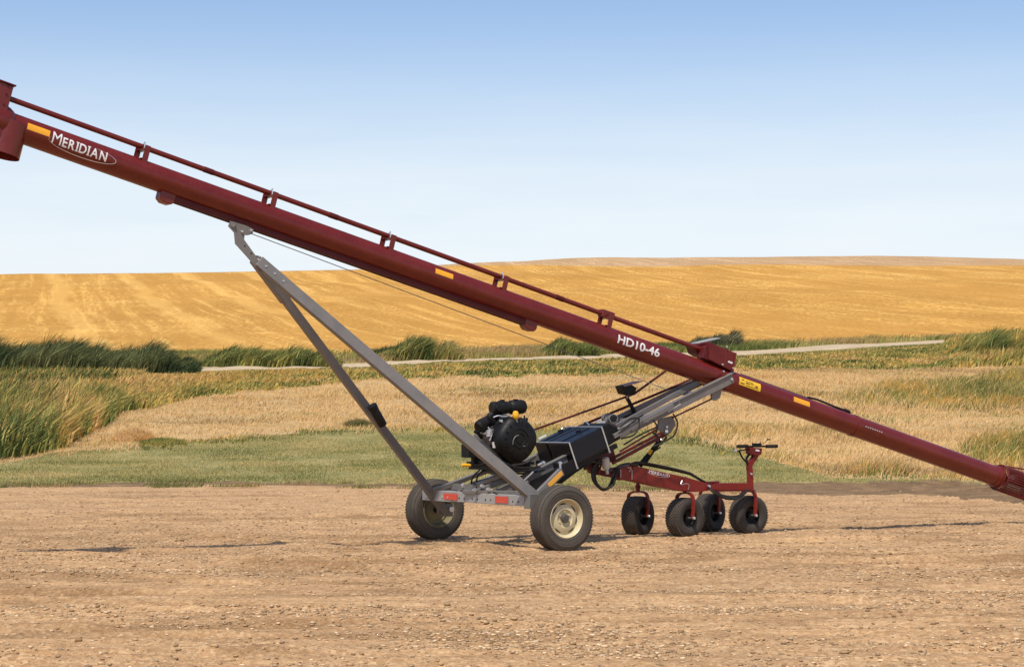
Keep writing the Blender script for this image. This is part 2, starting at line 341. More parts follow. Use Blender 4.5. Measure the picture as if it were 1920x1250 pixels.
def field_mat(name, cols, pale=None):
    t = NT(name)
    n1 = t.noise(t.coord((0.022, 0.05, 0.05), (0, 0, 0.35)), 1.0, 7, 0.6)
    warp = t.coord((0.30, 0.06, 0.2), (0, 0, 0.5))
    n2 = t.noise(warp, 1.0, 6, 0.65)
    n3 = t.noise(t.coord((3.6, 0.55, 1.0), (0, 0, 0.10)), 1.0, 5, 0.8)
    n4 = t.noise(t.coord((0.10, 0.030, 0.1), (0, 0, -0.5)), 1.0, 7, 0.65)
    c = t.ramp(n1, [(0.32, cols[0]), (0.5, cols[1]), (0.68, cols[2])])
    c = t.mix(t.ramp(n2, [(0.35, 0.55), (0.58, 0)]), c, cols[0])
    c = t.mix(t.ramp(n4, [(0.40, 0.75), (0.60, 0)]), c, tuple(x * 0.72 for x in cols[0]))
    c = t.mix(t.ramp(n3, [(0.38, 0.9), (0.60, 0)]), c, tuple(x * 0.62 for x in cols[0]))
    c = t.mix(t.ramp(n3, [(0.52, 0), (0.75, 0.6)]), c, tuple(min(1, x * 1.25) for x in cols[2]))
    cw = t.n('ShaderNodeTexWave'); cw.wave_type = 'BANDS'; cw.bands_direction = 'Y'; cw.inputs['Scale'].default_value = 0.035; cw.inputs['Distortion'].default_value = 2.2; cw.inputs['Detail'].default_value = 4; cw.inputs['Detail Scale'].default_value = 0.6; cw.inputs['Detail Roughness'].default_value = 0.65
    t.l(t.coord((0.7, 1, 1), (0, 0, 0.42)), cw.inputs['Vector'])
    c = t.mix(t.ramp(cw.outputs['Fac'], [(0.0, 0.38), (0.45, 0)]), c, tuple(x * 0.85 for x in cols[0]))
    rm = t.n('ShaderNodeMapping'); rm.vector_type = 'TEXTURE'; rm.inputs['Rotation'].default_value = (0, 0, math.radians(12.5)); rm.inputs['Scale'].default_value = (1.3, 60, 8)
    oc = t.n('ShaderNodeTexCoord'); t.l(oc.outputs['Object'], rm.inputs[0]); nr = t.noise(rm.outputs[0], 1.0, 5, 0.7)
    rm2 = t.n('ShaderNodeMapping'); rm2.vector_type = 'TEXTURE'; rm2.inputs['Rotation'].default_value = (0, 0, math.radians(12.5)); rm2.inputs['Scale'].default_value = (9, 130, 30)
    t.l(oc.outputs['Object'], rm2.inputs[0]); nr2 = t.noise(rm2.outputs[0], 1.0, 4, 0.6)
    c = t.mix(t.ramp(nr, [(0.38, 0.7), (0.52, 0)]), c, tuple(x * 0.78 for x in cols[0]))
    c = t.mix(t.ramp(nr2, [(0.40, 0.5), (0.54, 0)]), c, tuple(x * 0.85 for x in cols[0]))
    c = t.mix(t.ramp(nr, [(0.54, 0), (0.68, 0.32)]), c, tuple(min(1, x * 1.15) for x in cols[2]))
    # swaths left by the harvester running down the slope on the left
    cc = t.n('ShaderNodeTexCoord'); m = t.n('ShaderNodeMapping'); m.inputs['Rotation'].default_value = (0, 0, math.radians(-13)); t.l(cc.outputs['Object'], m.inputs[0])
    w = t.n('ShaderNodeTexWave'); w.wave_type = 'BANDS'; w.bands_direction = 'X'; w.inputs['Scale'].default_value = 0.030; w.inputs['Distortion'].default_value = 1.6; w.inputs['Detail'].default_value = 3; w.inputs['Detail Scale'].default_value = 1.5
    t.l(m.outputs[0], w.inputs['Vector'])
    sx = t.n('ShaderNodeSeparateXYZ'); t.l(cc.outputs['Object'], sx.inputs[0])
    mr = t.n('ShaderNodeMapRange'); mr.inputs['From Min'].default_value = -30; mr.inputs['From Max'].default_value = -8; mr.inputs['To Min'].default_value = 0.28; mr.inputs['To Max'].default_value = 0; t.l(sx.outputs['X'], mr.inputs['Value'])
    k = t.n('ShaderNodeMath'); k.operation = 'MULTIPLY'; t.l(t.ramp(w.outputs['Fac'], [(0.80, 0), (0.97, 1)]), k.inputs[0]); t.l(mr.outputs[0], k.inputs[1])
    c = t.mix(k.outputs[0], c, cols[2])
    t.l(c, t.b.inputs['Base Color']); t.b.inputs['Roughness'].default_value = 1; t.b.inputs['Specular IOR Level'].default_value = 0.05
    t.bump(n3, 0.10, 0.35); return t.m

M['gravel'] = gravel_mat()
M['soil'] = earth_mat('disturbed_soil', [(0.20, 0.130, 0.07), (0.32, 0.20, 0.105), (0.47, 0.30, 0.155)], 1.6, bumpd=0.08)
M['lawn'] = earth_mat('lawn_turf', [(0.18, 0.175, 0.06), (0.28, 0.24, 0.09), (0.42, 0.32, 0.14)], 0.5, stretch=(1.2, 0.6, 1), bumpd=0.04)
M['dry'] = earth_mat('dry_grass_litter', [(0.38, 0.25, 0.11), (0.50, 0.34, 0.16), (0.60, 0.42, 0.21)], 0.45, bumpd=0.06)
M['verge'] = earth_mat('weedy_verge_soil', [(0.20, 0.17, 0.055), (0.32, 0.24, 0.08), (0.44, 0.30, 0.11)], 0.5, bumpd=0.06)
M['track'] = earth_mat('track_gravel', [(0.40, 0.30, 0.18), (0.52, 0.40, 0.26), (0.58, 0.46, 0.31)], 0.6, bumpd=0.03)
M['field'] = field_mat('golden_stubble', [(0.54, 0.275, 0.062), (0.72, 0.395, 0.098), (0.86, 0.53, 0.165)])
M['farfield'] = field_mat('pale_stubble', [(0.50, 0.315, 0.16), (0.60, 0.40, 0.22), (0.68, 0.47, 0.28)])

# yard: very dense fan of quads so the ruts are real
px_y = np.concatenate([np.linspace(-1600, -260, 80), np.linspace(-250, 2170, 1000), np.linspace(2190, 3500, 70)])
ya = depth(yard_edge(px_y)); n_rows = 900
tt = np.linspace(0, 1, n_rows)[:, None]; Y = 1.0 / ((1 - tt) / 7.0 + tt / ya[None])
Y[0] = 7.0
X = (px_y[None] - CX) / F * Y; Z = zground(X, Y) + ruts(X, Y)
yard = tag(grid_object('gravel_yard', X, Y, Z, M['gravel']), kind='structure')
at = yard.data.attributes.new('yard_dark', 'FLOAT', 'POINT'); at.data.foreach_set('value', np.clip(tracks(X, Y)[1] * 0.9 + 0.8 * np.clip((fbm(X * 0.6 + 3, Y * 1.5, 5, 95, 0.65) - 0.53) * 7, 0, 1), 0, 1).astype(np.float32).ravel())  # colour darkened along the wheel tracks and in random patches
# wide sheet below everything, reaching the horizon, under and behind the camera
xs = np.array([-3000, -400, -100, -30, -12, -6, 0, 6, 12, 30, 100, 400, 3000.0]); ys = np.array([-800, -100, -20, 0, 6.9, 7.4, 12, 44, 3000.0])
Xg, Yg = np.meshgrid(xs, ys); tag(grid_object('ground', Xg, Yg, np.where((Yg < 7) , -0.01, -0.35) * np.ones_like(Xg), M['gravel']), kind='structure')
zone('soil_strip', yard_edge, lawn_edge, 26, M['soil'], lambda X, Y, t: np.sin(np.pi * t) * 0.05 * (1 + 3 * np.clip((X - 4) / 3, 0, 1)) * (fbm(X * 1.3, Y * 1.3, 5, 3, 0.65) - 0.25) * 1.6)
zone('lawn', lawn_edge, lawn_top, 90, M['lawn'])
zone('dry_pasture', lawn_top, reed_base, 110, M['dry'])
zone('weedy_verge', reed_base, track_low, 60, M['verge'])
zone('farm_track', track_low, track_high, 10, M['track'])
zone('ditch_bank', track_high, field_base, 20, M['verge'])
zone('stubble_field', field_base, crest, 150, M['field'])
zone('far_stubble_field', crest, far_crest, 24, M['farfield'])
# the back of the hill
b0 = depth(far_crest(PXS)); tt = np.linspace(0, 1, 30)[:, None]; Y = b0[None] + tt * 500; X = (PXS[None] - CX) / F * Y
Z = zground((PXS[None] - CX) / F * b0[None], b0[None]) * (1 - tt ** 2) + 6 * tt - (tt * 18) * (1 - tt); tag(grid_object('hill', X, Y, Z, M['farfield']), kind='structure')

# ------------------------------------------------------------------ grass
def blade_mat(name, trans=0.35):
    t = NT(name); a = t.n('ShaderNodeAttribute'); a.attribute_name = 'tint'
    t.l(a.outputs['Color'], t.b.inputs['Base Color']); t.b.inputs['Roughness'].default_value = 0.75; t.b.inputs['Specular IOR Level'].default_value = 0.2
    tr = t.n('ShaderNodeBsdfTranslucent'); t.l(a.outputs['Color'], tr.inputs['Color'])
    mx = t.n('ShaderNodeMixShader'); mx.inputs[0].default_value = trans; t.l(t.b.outputs[0], mx.inputs[1]); t.l(tr.outputs[0], mx.inputs[2])
    t.l(mx.outputs[0], t.t.nodes['Material Output'].inputs['Surface']); return t.m
M['blade'] = blade_mat('grass_blade')
def blades(name, X, Y, h, w, lean, tint, Z=None, droop=0.35):
    """one curved, tapering leaf per point; all leaves of one stand form one mesh"""
    n = len(X); Z = zground(X, Y) - 0.02 if Z is None else Z
    yaw = RS.uniform(-1.1, 1.1, n); sx = np.cos(yaw) * w / 2; sy = np.sin(yaw) * w / 2
    la = lean + RS.normal(0, 0.22, n); ly = RS.normal(0, 0.25, n)
    P = np.stack([X, Y, Z], -1)
    m = np.stack([la * h * 0.30, ly * h * 0.3, h * 0.55], -1); tp = np.stack([la * h * (0.8 + droop), ly * h * 0.9, h * (1 - droop * np.abs(la) * 0.6)], -1)
    S = np.stack([sx, sy, np.zeros(n)], -1)
    V = np.stack([P - S, P + S, P + m + S * 0.8, P + m - S * 0.8, P + tp], 1).reshape(-1, 3).astype(np.float32)
    b = np.arange(n, dtype=np.int64)[:, None] * 5
    L = np.concatenate([b + np.array([[0, 1, 2, 3]]), b + np.array([[3, 2, 4]])], 1).astype(np.int32).ravel()
    st = (np.arange(n)[:, None] * 7 + np.array([[0, 4]])).astype(np.int32).ravel(); tot = np.tile(np.array([4, 3], np.int32), n)
    me = bpy.data.meshes.new(name); me.vertices.add(n * 5); me.vertices.foreach_set('co', V.ravel())
    me.loops.add(n * 7); me.loops.foreach_set('vertex_index', L); me.polygons.add(2 * n); me.polygons.foreach_set('loop_start', st); me.polygons.foreach_set('loop_total', tot)
    me.update(calc_edges=True); at = me.color_attributes.new('tint', 'FLOAT_COLOR', 'POINT')
    C = np.repeat(np.concatenate([tint * np.minimum(1, 0.8 / np.maximum(tint.max(1, keepdims=True), 1e-3)), np.ones((n, 1))], 1)[:, None, :], 5, 1).astype(np.float32); at.data.foreach_set('color', C.ravel())
    me.materials.append(M['blade']); o = bpy.data.objects.new(name, me); COL.objects.link(o); return o
def sample(n, lo, hi, px0=-150, px1=2070, power=0.0, dens=None):
    """points between two ground boundaries"""
    px = RS.uniform(px0, px1, n); a = depth(lo(px)); b = depth(hi(px)); u = RS.uniform(0, 1, n)
    # rejection so that the number per square metre is even
    Y = a + (b - a) * u; wgt = (b - a) * (Y / Y.max()) ** (1 - power); keep = RS.uniform(0, wgt.max(), n) < wgt
    px, Y = px[keep], Y[keep]; X = (px - CX) / F * Y
    if dens is not None: k = RS.uniform(0, 1, len(X)) < dens(px, X, Y); px, X, Y = px[k], X[k], Y[k]
    return px, X, Y
def tints(n, cols, X, Y, sc=0.25, seed=0, jit=0.22):
    c = np.array(cols); f = fbm(X * sc, Y * sc, 3, seed); f = np.clip((f - 0.28) / 0.44 + RS.normal(0, 0.22, n), 0, 0.999) * (len(c) - 1)
    i = f.astype(int); r = (f - i)[:, None]; return (c[i] * (1 - r) + c[np.minimum(i + 1, len(c) - 1)] * r) * np.exp(np.clip(RS.normal(0, jit, n), -0.9, 0.6))[:, None]
G_DARK = (0.045, 0.065, 0.022); G_MID = (0.11, 0.135, 0.035); G_LIT = (0.24, 0.24, 0.065); Y_GRN = (0.40, 0.33, 0.09); GOLD = (0.66, 0.38, 0.09); STRAW = (0.74, 0.48, 0.20); PALE = (0.86, 0.60, 0.30); TAN = (0.42, 0.28, 0.13)

# lawn
px, X, Y = sample(420000, lawn_edge, lawn_top, dens=lambda p, x, y: np.clip(2.2 * fbm(x * 0.8, y * 0.35, 4, 8) - 0.4, 0.12, 1))
n = len(X); tag(blades('lawn_grass', X, Y, RS.uniform(0.03, 0.075, n), RS.uniform(0.010, 0.02, n), 0.15, tints(n, [(0.19, 0.19, 0.058), (0.27, 0.245, 0.078), (0.40, 0.32, 0.115), (0.58, 0.43, 0.18)], X, Y, 0.35, 3, 0.3)), 'short green and tan lawn grass behind the gravel yard', 'grass', kind='stuff')
# rough edge between lawn and yard
px, X, Y = sample(260000, lambda p: yard_edge(p) + 5, lawn_edge, dens=lambda p, x, y: np.clip((fbm(x * 0.9, y * 0.9, 4, 18) - 0.54) * 5, 0, 1) * 0.6 * (p < 1400))
n = len(X); tag(blades('edge_weeds', X, Y, RS.uniform(0.04, 0.13, n), RS.uniform(0.01, 0.02, n), 0.2, tints(n, [(0.16, 0.17, 0.055), (0.28, 0.25, 0.08), TAN], X, Y, 0.8, 4)), 'sparse low weeds along the dark soil edge of the yard', 'weeds', kind='stuff')

def band_dist(px, Y, curve_): return Y - depth(curve_(px))
# dry pasture: pale straw with greener and darker patches
def patch_green(px, py):
    g = np.zeros_like(px)
    for (cx, cy, rx, ry, s) in ((1800, 745, 190, 26, 1.0), (1900, 730, 90, 30, 1.0), (1660, 752, 110, 12, .7), (1890, 850, 95, 26, 1.3), (1330, 815, 110, 12, .5), (1600, 812, 100, 9, .35), (1120, 770, 200, 5, .3), (1000, 765, 120, 4, .35), (1480, 745, 90, 6, .35), (1430, 860, 60, 10, .3), (1640, 885, 60, 10, .4)):
        g = np.maximum(g, s * np.clip(1.5 - ((px - cx) / rx) ** 2 - ((py - cy) / ry) ** 2, 0, 1))
    return g
rowof = lambda Y: np.interp(Y, _Y, _row)
px, X, Y = sample(620000, lambda p: lawn_top(p) + 13 * fbm(p / 8.0, p * 0, 2, 7) * (p > 100) * (p < 1400), reed_base, dens=lambda p, x, y: 0.30 + 0.7 * fbm(x * 0.4, y * 0.4, 3, 12))
n = len(X); py = rowof(Y); pg = patch_green(px, py) + 0
edge = np.clip(1 - band_dist(px, Y, lawn_top) / 2.5, 0, 1) * (0.3 + fbm(px / 60, px * 0, 2, 6)) * (px > 260)
hh = RS.uniform(0.07, 0.22, n) * (0.35 + 1.5 * fbm(X * 0.9, Y * 0.9, 3, 21) ** 1.5) * (1 + 2.4 * np.clip(pg, 0, 1)) * np.where(px < 560, 0.75, 1)
T = tints(n, [TAN, STRAW, PALE, STRAW, PALE], X, Y, 0.18, 22, 0.15)
gm = (RS.uniform(0, 1, n) < np.clip(pg * 0.85 + edge * 1.1, 0, 0.9)); T[gm] = tints(gm.sum(), [G_MID, G_LIT, Y_GRN, GOLD], X[gm], Y[gm], 0.5, 23)
mot = fbm(X * 0.10 + 4, Y * 0.28, 4, 57); bm = (RS.uniform(0, 1, n) < np.clip((mot - 0.56) * 4.5, 0, 0.7)); T[bm] *= np.array([0.80, 0.74, 0.60])
gs = (RS.uniform(0, 1, n) < 0.45 * np.clip((fbm(X * 0.14, Y * 0.2, 3, 58) - 0.54) * 6, 0, 1)); T[gs] = tints(gs.sum(), [G_LIT, Y_GRN, STRAW], X[gs], Y[gs], 0.5, 59)
tag(blades('dry_grass', X, Y, hh, RS.uniform(0.010, 0.020, n) * (1 + Y / 120), RS.normal(0.35, 0.45, n), T), 'pale dry knee high grass beyond the lawn', 'grass', kind='stuff')

# verge: gold and green weeds, tall cattails at the left and right ends
tall = lambda p: np.clip((470 - p) / 330, 0, 1) + 0.75 * np.clip((p - 1740) / 120, 0, 1)
px, X, Y = sample(390000, reed_base, track_low, px0=-700, dens=lambda p, x, y: 0.55 + 0.45 * fbm(x * 0.4, y * 0.4, 3, 32), power=0.3)
n = len(X); tl = np.minimum(tall(px), 1); d0 = band_dist(px, Y, reed_base)
trk = np.clip((depth(track_low(px)) - Y) / 7, 0.22, 1)
hh = (RS.uniform(0.12, 0.30, n) * (1 - tl) + RS.uniform(0.55, 1.4, n) * tl * (1 - 0.55 * np.clip((Y - 82) / 20, 0, 1) * (px < 900))) * (0.55 + 0.9 * fbm(X * 0.8, Y * 0.8, 3, 33)) * np.clip(0.45 + d0 / 4, 0, 1) * np.where((px > 270) & (px < 1770), trk, 1)
T = tints(n, [G_MID, G_LIT, Y_GRN, Y_GRN, GOLD, STRAW], X, Y, 0.5, 34, 0.5)
back = (RS.uniform(0, 1, n) < np.where(px < 620, np.clip((Y - 88) / 20, 0, 0.55), 0.12)); T[back] = tints(back.sum(), [Y_GRN, GOLD, STRAW], X[back], Y[back], 0.3, 35)
dk = (RS.uniform(0, 1, n) < np.where((px < 90), 0.35, 0.0)) | ((px < 210) & (Y > 100) & (RS.uniform(0, 1, n) < 0.6)); T[dk] = tints(dk.sum(), [G_DARK, G_MID, G_LIT], X[dk], Y[dk], 0.3, 36)
near = (RS.uniform(0, 1, n) < np.where((px > 600) & (px < 1750), np.clip((Y - depth(track_low(px)) + 8) / 6, 0, 0.75), 0)); T[near] = tints(near.sum(), [G_MID, G_LIT, Y_GRN], X[near], Y[near], 0.3, 38)
tag(blades('verge_reeds', X, Y, hh, (0.022 + 0.03 * RS.uniform(0, 1, n)) * (1 + Y / 110), 0.34 + 0.25 * (fbm(X * 1.2, Y * 1.2, 2, 37) - 0.5), T), 'golden green cattails and weeds bending in the wind below the farm track', 'reeds', kind='stuff')
# far side of the track: thin weeds
px, X, Y = sample(90000, track_high, field_base, dens=lambda p, x, y: np.clip((fbm(p / 90, p * 0, 2, 41) - 0.25) * 2.2, 0.15, 1))
n = len(X); tag(blades('ditch_weeds', X, Y, RS.uniform(0.2, 0.5, n), RS.uniform(0.03, 0.06, n), 0.4, tints(n, [G_MID, G_LIT, Y_GRN, TAN], X, Y, 0.12, 42)), 'thin weeds between the farm track and the stubble field', 'weeds', kind='stuff')

def stand(name, label, pxa, pxb, rowy, dy, hmax, n, cols, seed, cat='reeds', lean=0.55):
    u = RS.uniform(0, 1, n); px = pxa + (pxb - pxa) * u; Yc = depth(rowy); Y = Yc + RS.uniform(-dy, dy, n); X = (px - CX) / F * Y
    env = np.clip(np.minimum(u, 1 - u) * 5, 0.1, 1) ** 0.6 * (0.4 + 0.5 * fbm(px / 9, px * 0 + seed, 2, seed + 5) + 0.0 + 0.05) / 0.7 * (0.65 + 0.7 * fbm(px / 30, px * 0 + seed, 3, seed))
    h = hmax * env * RS.uniform(0.45, 1.1, n)
    o = blades(name, X, Y, h, RS.uniform(0.04, 0.08, n), lean + 0.3 * (fbm(X * 1.2, Y * 1.2, 2, seed) - 0.5), tints(n, cols, X, Y, 0.5, seed, 0.5))
    # keep the object's origin at its own base
    c = Vector((float(X.mean()), float(Y.mean()), float(zground(X, Y).mean()))); o.data.transform(Matrix.Translation(-c)); o.location = c
    return tag(o, label, cat, 'reed and weed stands along the farm track')
DK = [(0.03, 0.048, 0.018), (0.06, 0.08, 0.028), (0.11, 0.12, 0.042)]
stand('reed_stand', 'long dark green reed stand at the far left foot of the golden hill', -190, 375, 694, 5, 1.5, 15000, DK + [(0.16, 0.16, 0.06)], 61)
stand('reed_stand', 'green reed stand just right of the dark one, where the farm track begins', 372, 640, 684, 3, 0.95, 6500, [G_DARK, G_MID, G_LIT, Y_GRN], 62)
stand('shrub_patch', 'olive weed patch on the track edge seen between the two grey legs and the tube', 690, 870, 672, 4, 1.05, 7000, [G_DARK, G_MID, Y_GRN, TAN], 63, 'weeds')
stand('shrub_patch', 'dark green weed patch directly under the middle of the red tube', 1010, 1125, 662, 3, 0.85, 4500, [G_DARK, G_MID, G_LIT], 64, 'weeds')
stand('reed_stand', 'small grey green reed stand behind the red gearbox guard on the tube', 1288, 1392, 648, 3, 0.9, 3500, [(0.07, 0.08, 0.04), (0.12, 0.12, 0.06), (0.22, 0.19, 0.09)], 65)
stand('reed_stand', 'tall yellow green reed stand at the right end of the farm track', 1765, 2050, 668, 4, 1.65, 7000, [G_MID, G_LIT, Y_GRN, GOLD], 66)

# straw pile on the lawn edge and tufts
def pile(name, label, cat, cx, cy, r, h, n, cols, L):
    Yc = float(depth(cy)); Xc = (cx - CX) / F * Yc; a = RS.uniform(0, 2 * np.pi, n); q = np.sqrt(RS.uniform(0, 1, n)); x = Xc + np.cos(a) * q * r; y = Yc + np.sin(a) * q * r
    z = zground(x, y) + h * (1 - q ** 1.5) * RS.uniform(0.3, 1, n)
    o = blades(name, x, y, RS.uniform(0.5, 1, n) * L * 0.45, np.full(n, 0.016), RS.uniform(-1.6, 1.6, n), tints(n, cols, x, y, 1, 3), Z=z)
    c = Vector((Xc, Yc, float(zground(np.array([Xc]), np.array([Yc]))[0]))); o.data.transform(Matrix.Translation(-c)); o.location = c; return tag(o, label, cat, 'weed tufts on the lawn edge' if cat == 'weeds' else None)
pile('straw_pile', 'heap of golden dead straw at the left edge of the lawn', 'straw', 250, 826, 0.62, 0.36, 3200, [TAN, GOLD, STRAW, PALE], 0.5)
pile('weed_tuft', 'low olive green tuft just right of the straw heap', 'weeds', 305, 832, 0.7, 0.14, 1800, [G_MID, G_LIT, Y_GRN], 0.35)
pile('weed_tuft', 'dark weedy tuft on the lawn top just left of the long grey leg', 'weeds', 672, 800, 0.5, 0.2, 1500, [G_DARK, G_MID, TAN], 0.5)

# stones and clods on the yard
def stones(name, n, y0, y1, rmin, rmax, cols, label, cluster=0.0):
    px = RS.uniform(-200, 2120, n); Y = 1 / RS.uniform(1 / y1, 1 / y0, n); X = (px - CX) / F * Y
    k = RS.uniform(0, 1, n) < np.clip((fbm(X * 0.5, Y * 1.3, 3, 81) - cluster + np.clip((Y - 19) / 12, -0.12, 0.15)) * 4, 0.10, 1); X, Y = X[k], Y[k]; n = len(X)
    r = rmin * (rmax / rmin) ** (RS.uniform(0, 1, n) ** 2.6); Z = ruts(X, Y) + r * 0.15
    base = np.array([(1, 0, 0), (0, 1, 0), (-1, 0, 0), (0, -1, 0), (.7, .7, .55), (-.7, .7, .55), (-.7, -.7, .55), (.7, -.7, .55), (0, 0, -.8)], float)
    fcs = np.array([(0, 1, 4), (1, 2, 5), (2, 3, 6), (3, 0, 7), (4, 1, 5), (5, 2, 6), (6, 3, 7), (7, 0, 4), (4, 5, 6), (4, 6, 7), (1, 0, 8), (2, 1, 8), (3, 2, 8), (0, 3, 8)])
    V = base[None] * RS.uniform(0.6, 1.3, (n, 9, 3)); an = RS.uniform(0, 6.28, n); c, s = np.cos(an)[:, None], np.sin(an)[:, None]
    V = np.stack([V[..., 0] * c - V[..., 1] * s, V[..., 0] * s + V[..., 1] * c, V[..., 2] * 0.75], -1) * r[:, None, None] + np.stack([X, Y, Z], -1)[:, None]
    Fc = (np.arange(n)[:, None, None] * 9 + fcs[None]).reshape(-1, 3).astype(np.int32)
    me = bpy.data.meshes.new(name); me.vertices.add(n * 9); me.vertices.foreach_set('co', V.astype(np.float32).ravel()); me.loops.add(Fc.size); me.loops.foreach_set('vertex_index', Fc.ravel())
    me.polygons.add(len(Fc)); me.polygons.foreach_set('loop_start', np.arange(0, Fc.size, 3, dtype=np.int32)); me.polygons.foreach_set('loop_total', np.full(len(Fc), 3, np.int32)); me.update(calc_edges=True)
    at = me.color_attributes.new('tint', 'FLOAT_COLOR', 'POINT'); ca = np.array(cols)[RS.randint(0, len(cols), n)] * np.exp(RS.normal(0, 0.2, n))[:, None]
    at.data.foreach_set('color', np.repeat(np.concatenate([ca, np.ones((n, 1))], 1)[:, None], 9, 1).astype(np.float32).ravel()); me.materials.append(M['stone'])
    o = bpy.data.objects.new(name, me); COL.objects.link(o); return tag(o, label, 'gravel', kind='stuff')
t = NT('stone'); a = t.n('ShaderNodeAttribute'); a.attribute_name = 'tint'; t.l(a.outputs['Color'], t.b.inputs['Base Color']); t.b.inputs['Roughness'].default_value = 0.9; t.b.inputs['Specular IOR Level'].default_value = 0.2; M['stone'] = t.m
stones('gravel', 170000, 9, 44, 0.005, 0.020, [(0.60, 0.42, 0.25), (0.54, 0.36, 0.20), (0.42, 0.28, 0.155), (0.34, 0.22, 0.12), (0.62, 0.46, 0.28)], 'loose tan pebbles scattered over the yard', 0.35)
stones('dirt_clods', 9000, 10, 44, 0.010, 0.028, [(0.44, 0.28, 0.14), (0.50, 0.33, 0.17), (0.38, 0.245, 0.125)], 'brown dirt clods scattered over the yard', 0.42)

# ================================================================== the grain auger
MID = Vector((-0.148, 23.17, 0)); U = Vector((0.8368, 0.5475, 0)); W = Vector((-0.5475, 0.8368, 0)); RZ = math.atan2(U.y, U.x)
def P(px, py, w=0.0, dz=0.0):
    """machine-frame point (along, across, up) on the lengthwise plane lying 'w' metres off the machine's centre line"""
    k = (px - CX) / F; x0 = MID.x + w * W.x; y0 = MID.y + w * W.y
    t = (k * y0 - x0) / (U.x - U.y * k); return Vector((t, w, EYE + (HZ - py) * (y0 + t * U.y) / F + dz))
SL = -0.2685; R = 0.127
AX = Vector((1, 0, SL)).normalized(); AN = Vector((-SL, 0, 1)).normalized(); AY = Vector((0, 1, 0))
def A(t, n=0.0, w=0.0): return Vector((t, 0, 3.88 + SL * (t + 4.52))) + AN * n + AY * w
def T(px, py, w=-0.12): return P(px, py, w).x
def onskin(t, s, ang, r=R + 0.002):
    """point on the tube's skin: s metres along from t, ang measured up from the near side"""
    return A(t) + AX * s + (-AY * math.cos(ang) + AN * math.sin(ang)) * r
auger = empty('grain_auger', (MID.x, MID.y, 0), RZ)
tag(auger, 'long dark red grain auger on a two wheeled grey undercarriage with a black engine', 'grain auger')
# main tube with lap joints
TR = T(1884, 900); TL = -6.75
m = MB(); m.tube([A(TL), A(TR)], R, 64); tube = m.build('auger_tube', 'maroon', auger)
for px in (1372, 1612):
    t0 = T(px, 700 if px < 1500 else 800)
    MB().lathe([(R, -0.03), (R + 0.006, -0.03), (R + 0.006, 0.03), (R, 0.03)], A(t0), AX, 64).build('joint_band', 'maroon', tube)
MB().lathe([(R, -0.05), (R + 0.008, -0.05), (R + 0.008, 0.02), (R + 0.02, 0.02), (R + 0.02, 0.05), (R, 0.05)], A(TR - 0.05), AX, 64).build('end_collar', 'maroon', tube)
# seam ridge along the upper flank and bolts
m = MB()
t0 = T(1617, 800)
for k in range(8): p = onskin(t0, 0.045 + k * 0.038, math.radians(5), R + 0.004); m.lathe([(0, 0.008), (0.008, 0.008), (0.010, 0)], p, -AY, 8)
m.build_each('tube_bolt', 'bolt', tube)
# writing
def skin_patch(m, t0, pts2, ang0, r):
    return [onskin(t0, a, ang0 + b / R, r) for a, b in pts2]
def strip(m, t0, outline, ang0, r):
    """quad strip given as a list of (inner, outer) 2-D pairs"""
    vs = []; 
    for (p, q) in outline: vs += [onskin(t0, p[0], ang0 + p[1] / R, r), onskin(t0, q[0], ang0 + q[1] / R, r)]
    m.add(vs, [(2 * i, 2 * i + 1, 2 * i + 3, 2 * i + 2) for i in range(len(outline) - 1)])
def sticker(t0, t1, ang, hh, mat, name='warning_sticker', parent=None, marks=False):
    m = MB(); L = (t1 - t0) / AX.x; n = 6
    for j in range(n):
        b0 = -hh / 2 + hh * j / n; b1 = -hh / 2 + hh * (j + 1) / n
        strip(m, t0, [((0, b0), (0, b1)), ((L, b0), (L, b1))], ang, R + 0.0025)
    o = m.build(name, mat, parent or tube)
    if marks:
        m = MB(); 
        for (a0, a1, b0, b1) in ((0.10, 0.22, 0.15, 0.30), (0.30, 0.48, -0.10, 0.05), (0.52, 0.66, 0.0, 0.12), (0.06, 0.24, -0.30, -0.18), (0.32, 0.9, -0.34, -0.28), (0.74, 0.86, -0.2, 0.02), (0.3, 0.62, 0.2, 0.26)):
            strip(m, t0, [((L * a0, hh * b0), (L * a0, hh * b1)), ((L * a1, hh * b0), (L * a1, hh * b1))], ang, R + 0.0040)
        m.build('sticker_print', 'ink', o)
    return o
sticker(T(50, 250), T(92, 262), math.radians(13), 0.065, 'amber')
sticker(T(815, 512), T(848, 520), math.radians(18), 0.058, 'amber')
sticker(T(1385, 712), T(1425, 724), math.radians(12), 0.095, 'yellow', marks=True)
sticker(T(1487, 750), T(1517, 758), math.radians(17), 0.062, 'amber')
def text_mesh(s, size, offset=0.0, shear=0.0, extrude=0):
    cu = bpy.data.curves.new('lettering', 'FONT'); cu.body = s; cu.size = size; cu.offset = offset; cu.shear = shear; cu.resolution_u = 4
    ob = bpy.data.objects.new('lettering', cu); COL.objects.link(ob); bpy.context.view_layer.update()
    me = bpy.data.meshes.new_from_object(ob.evaluated_get(bpy.context.evaluated_depsgraph_get()))
    import bmesh
    bm = bmesh.new(); bm.from_mesh(me); st = size * 0.7 / 8
    for k in range(-3, 12): bmesh.ops.bisect_plane(bm, geom=bm.verts[:] + bm.edges[:] + bm.faces[:], plane_co=(0, k * st + 0.0007, 0), plane_no=(0, 1, 0))
    bmesh.ops.triangulate(bm, faces=bm.faces[:]); bm.to_mesh(me); bm.free()
    bpy.data.objects.remove(ob); vs = [(v.co.x, v.co.y) for v in me.vertices]; fs = [tuple(p.vertices) for p in me.polygons]; bpy.data.meshes.remove(me)
    return vs, fs
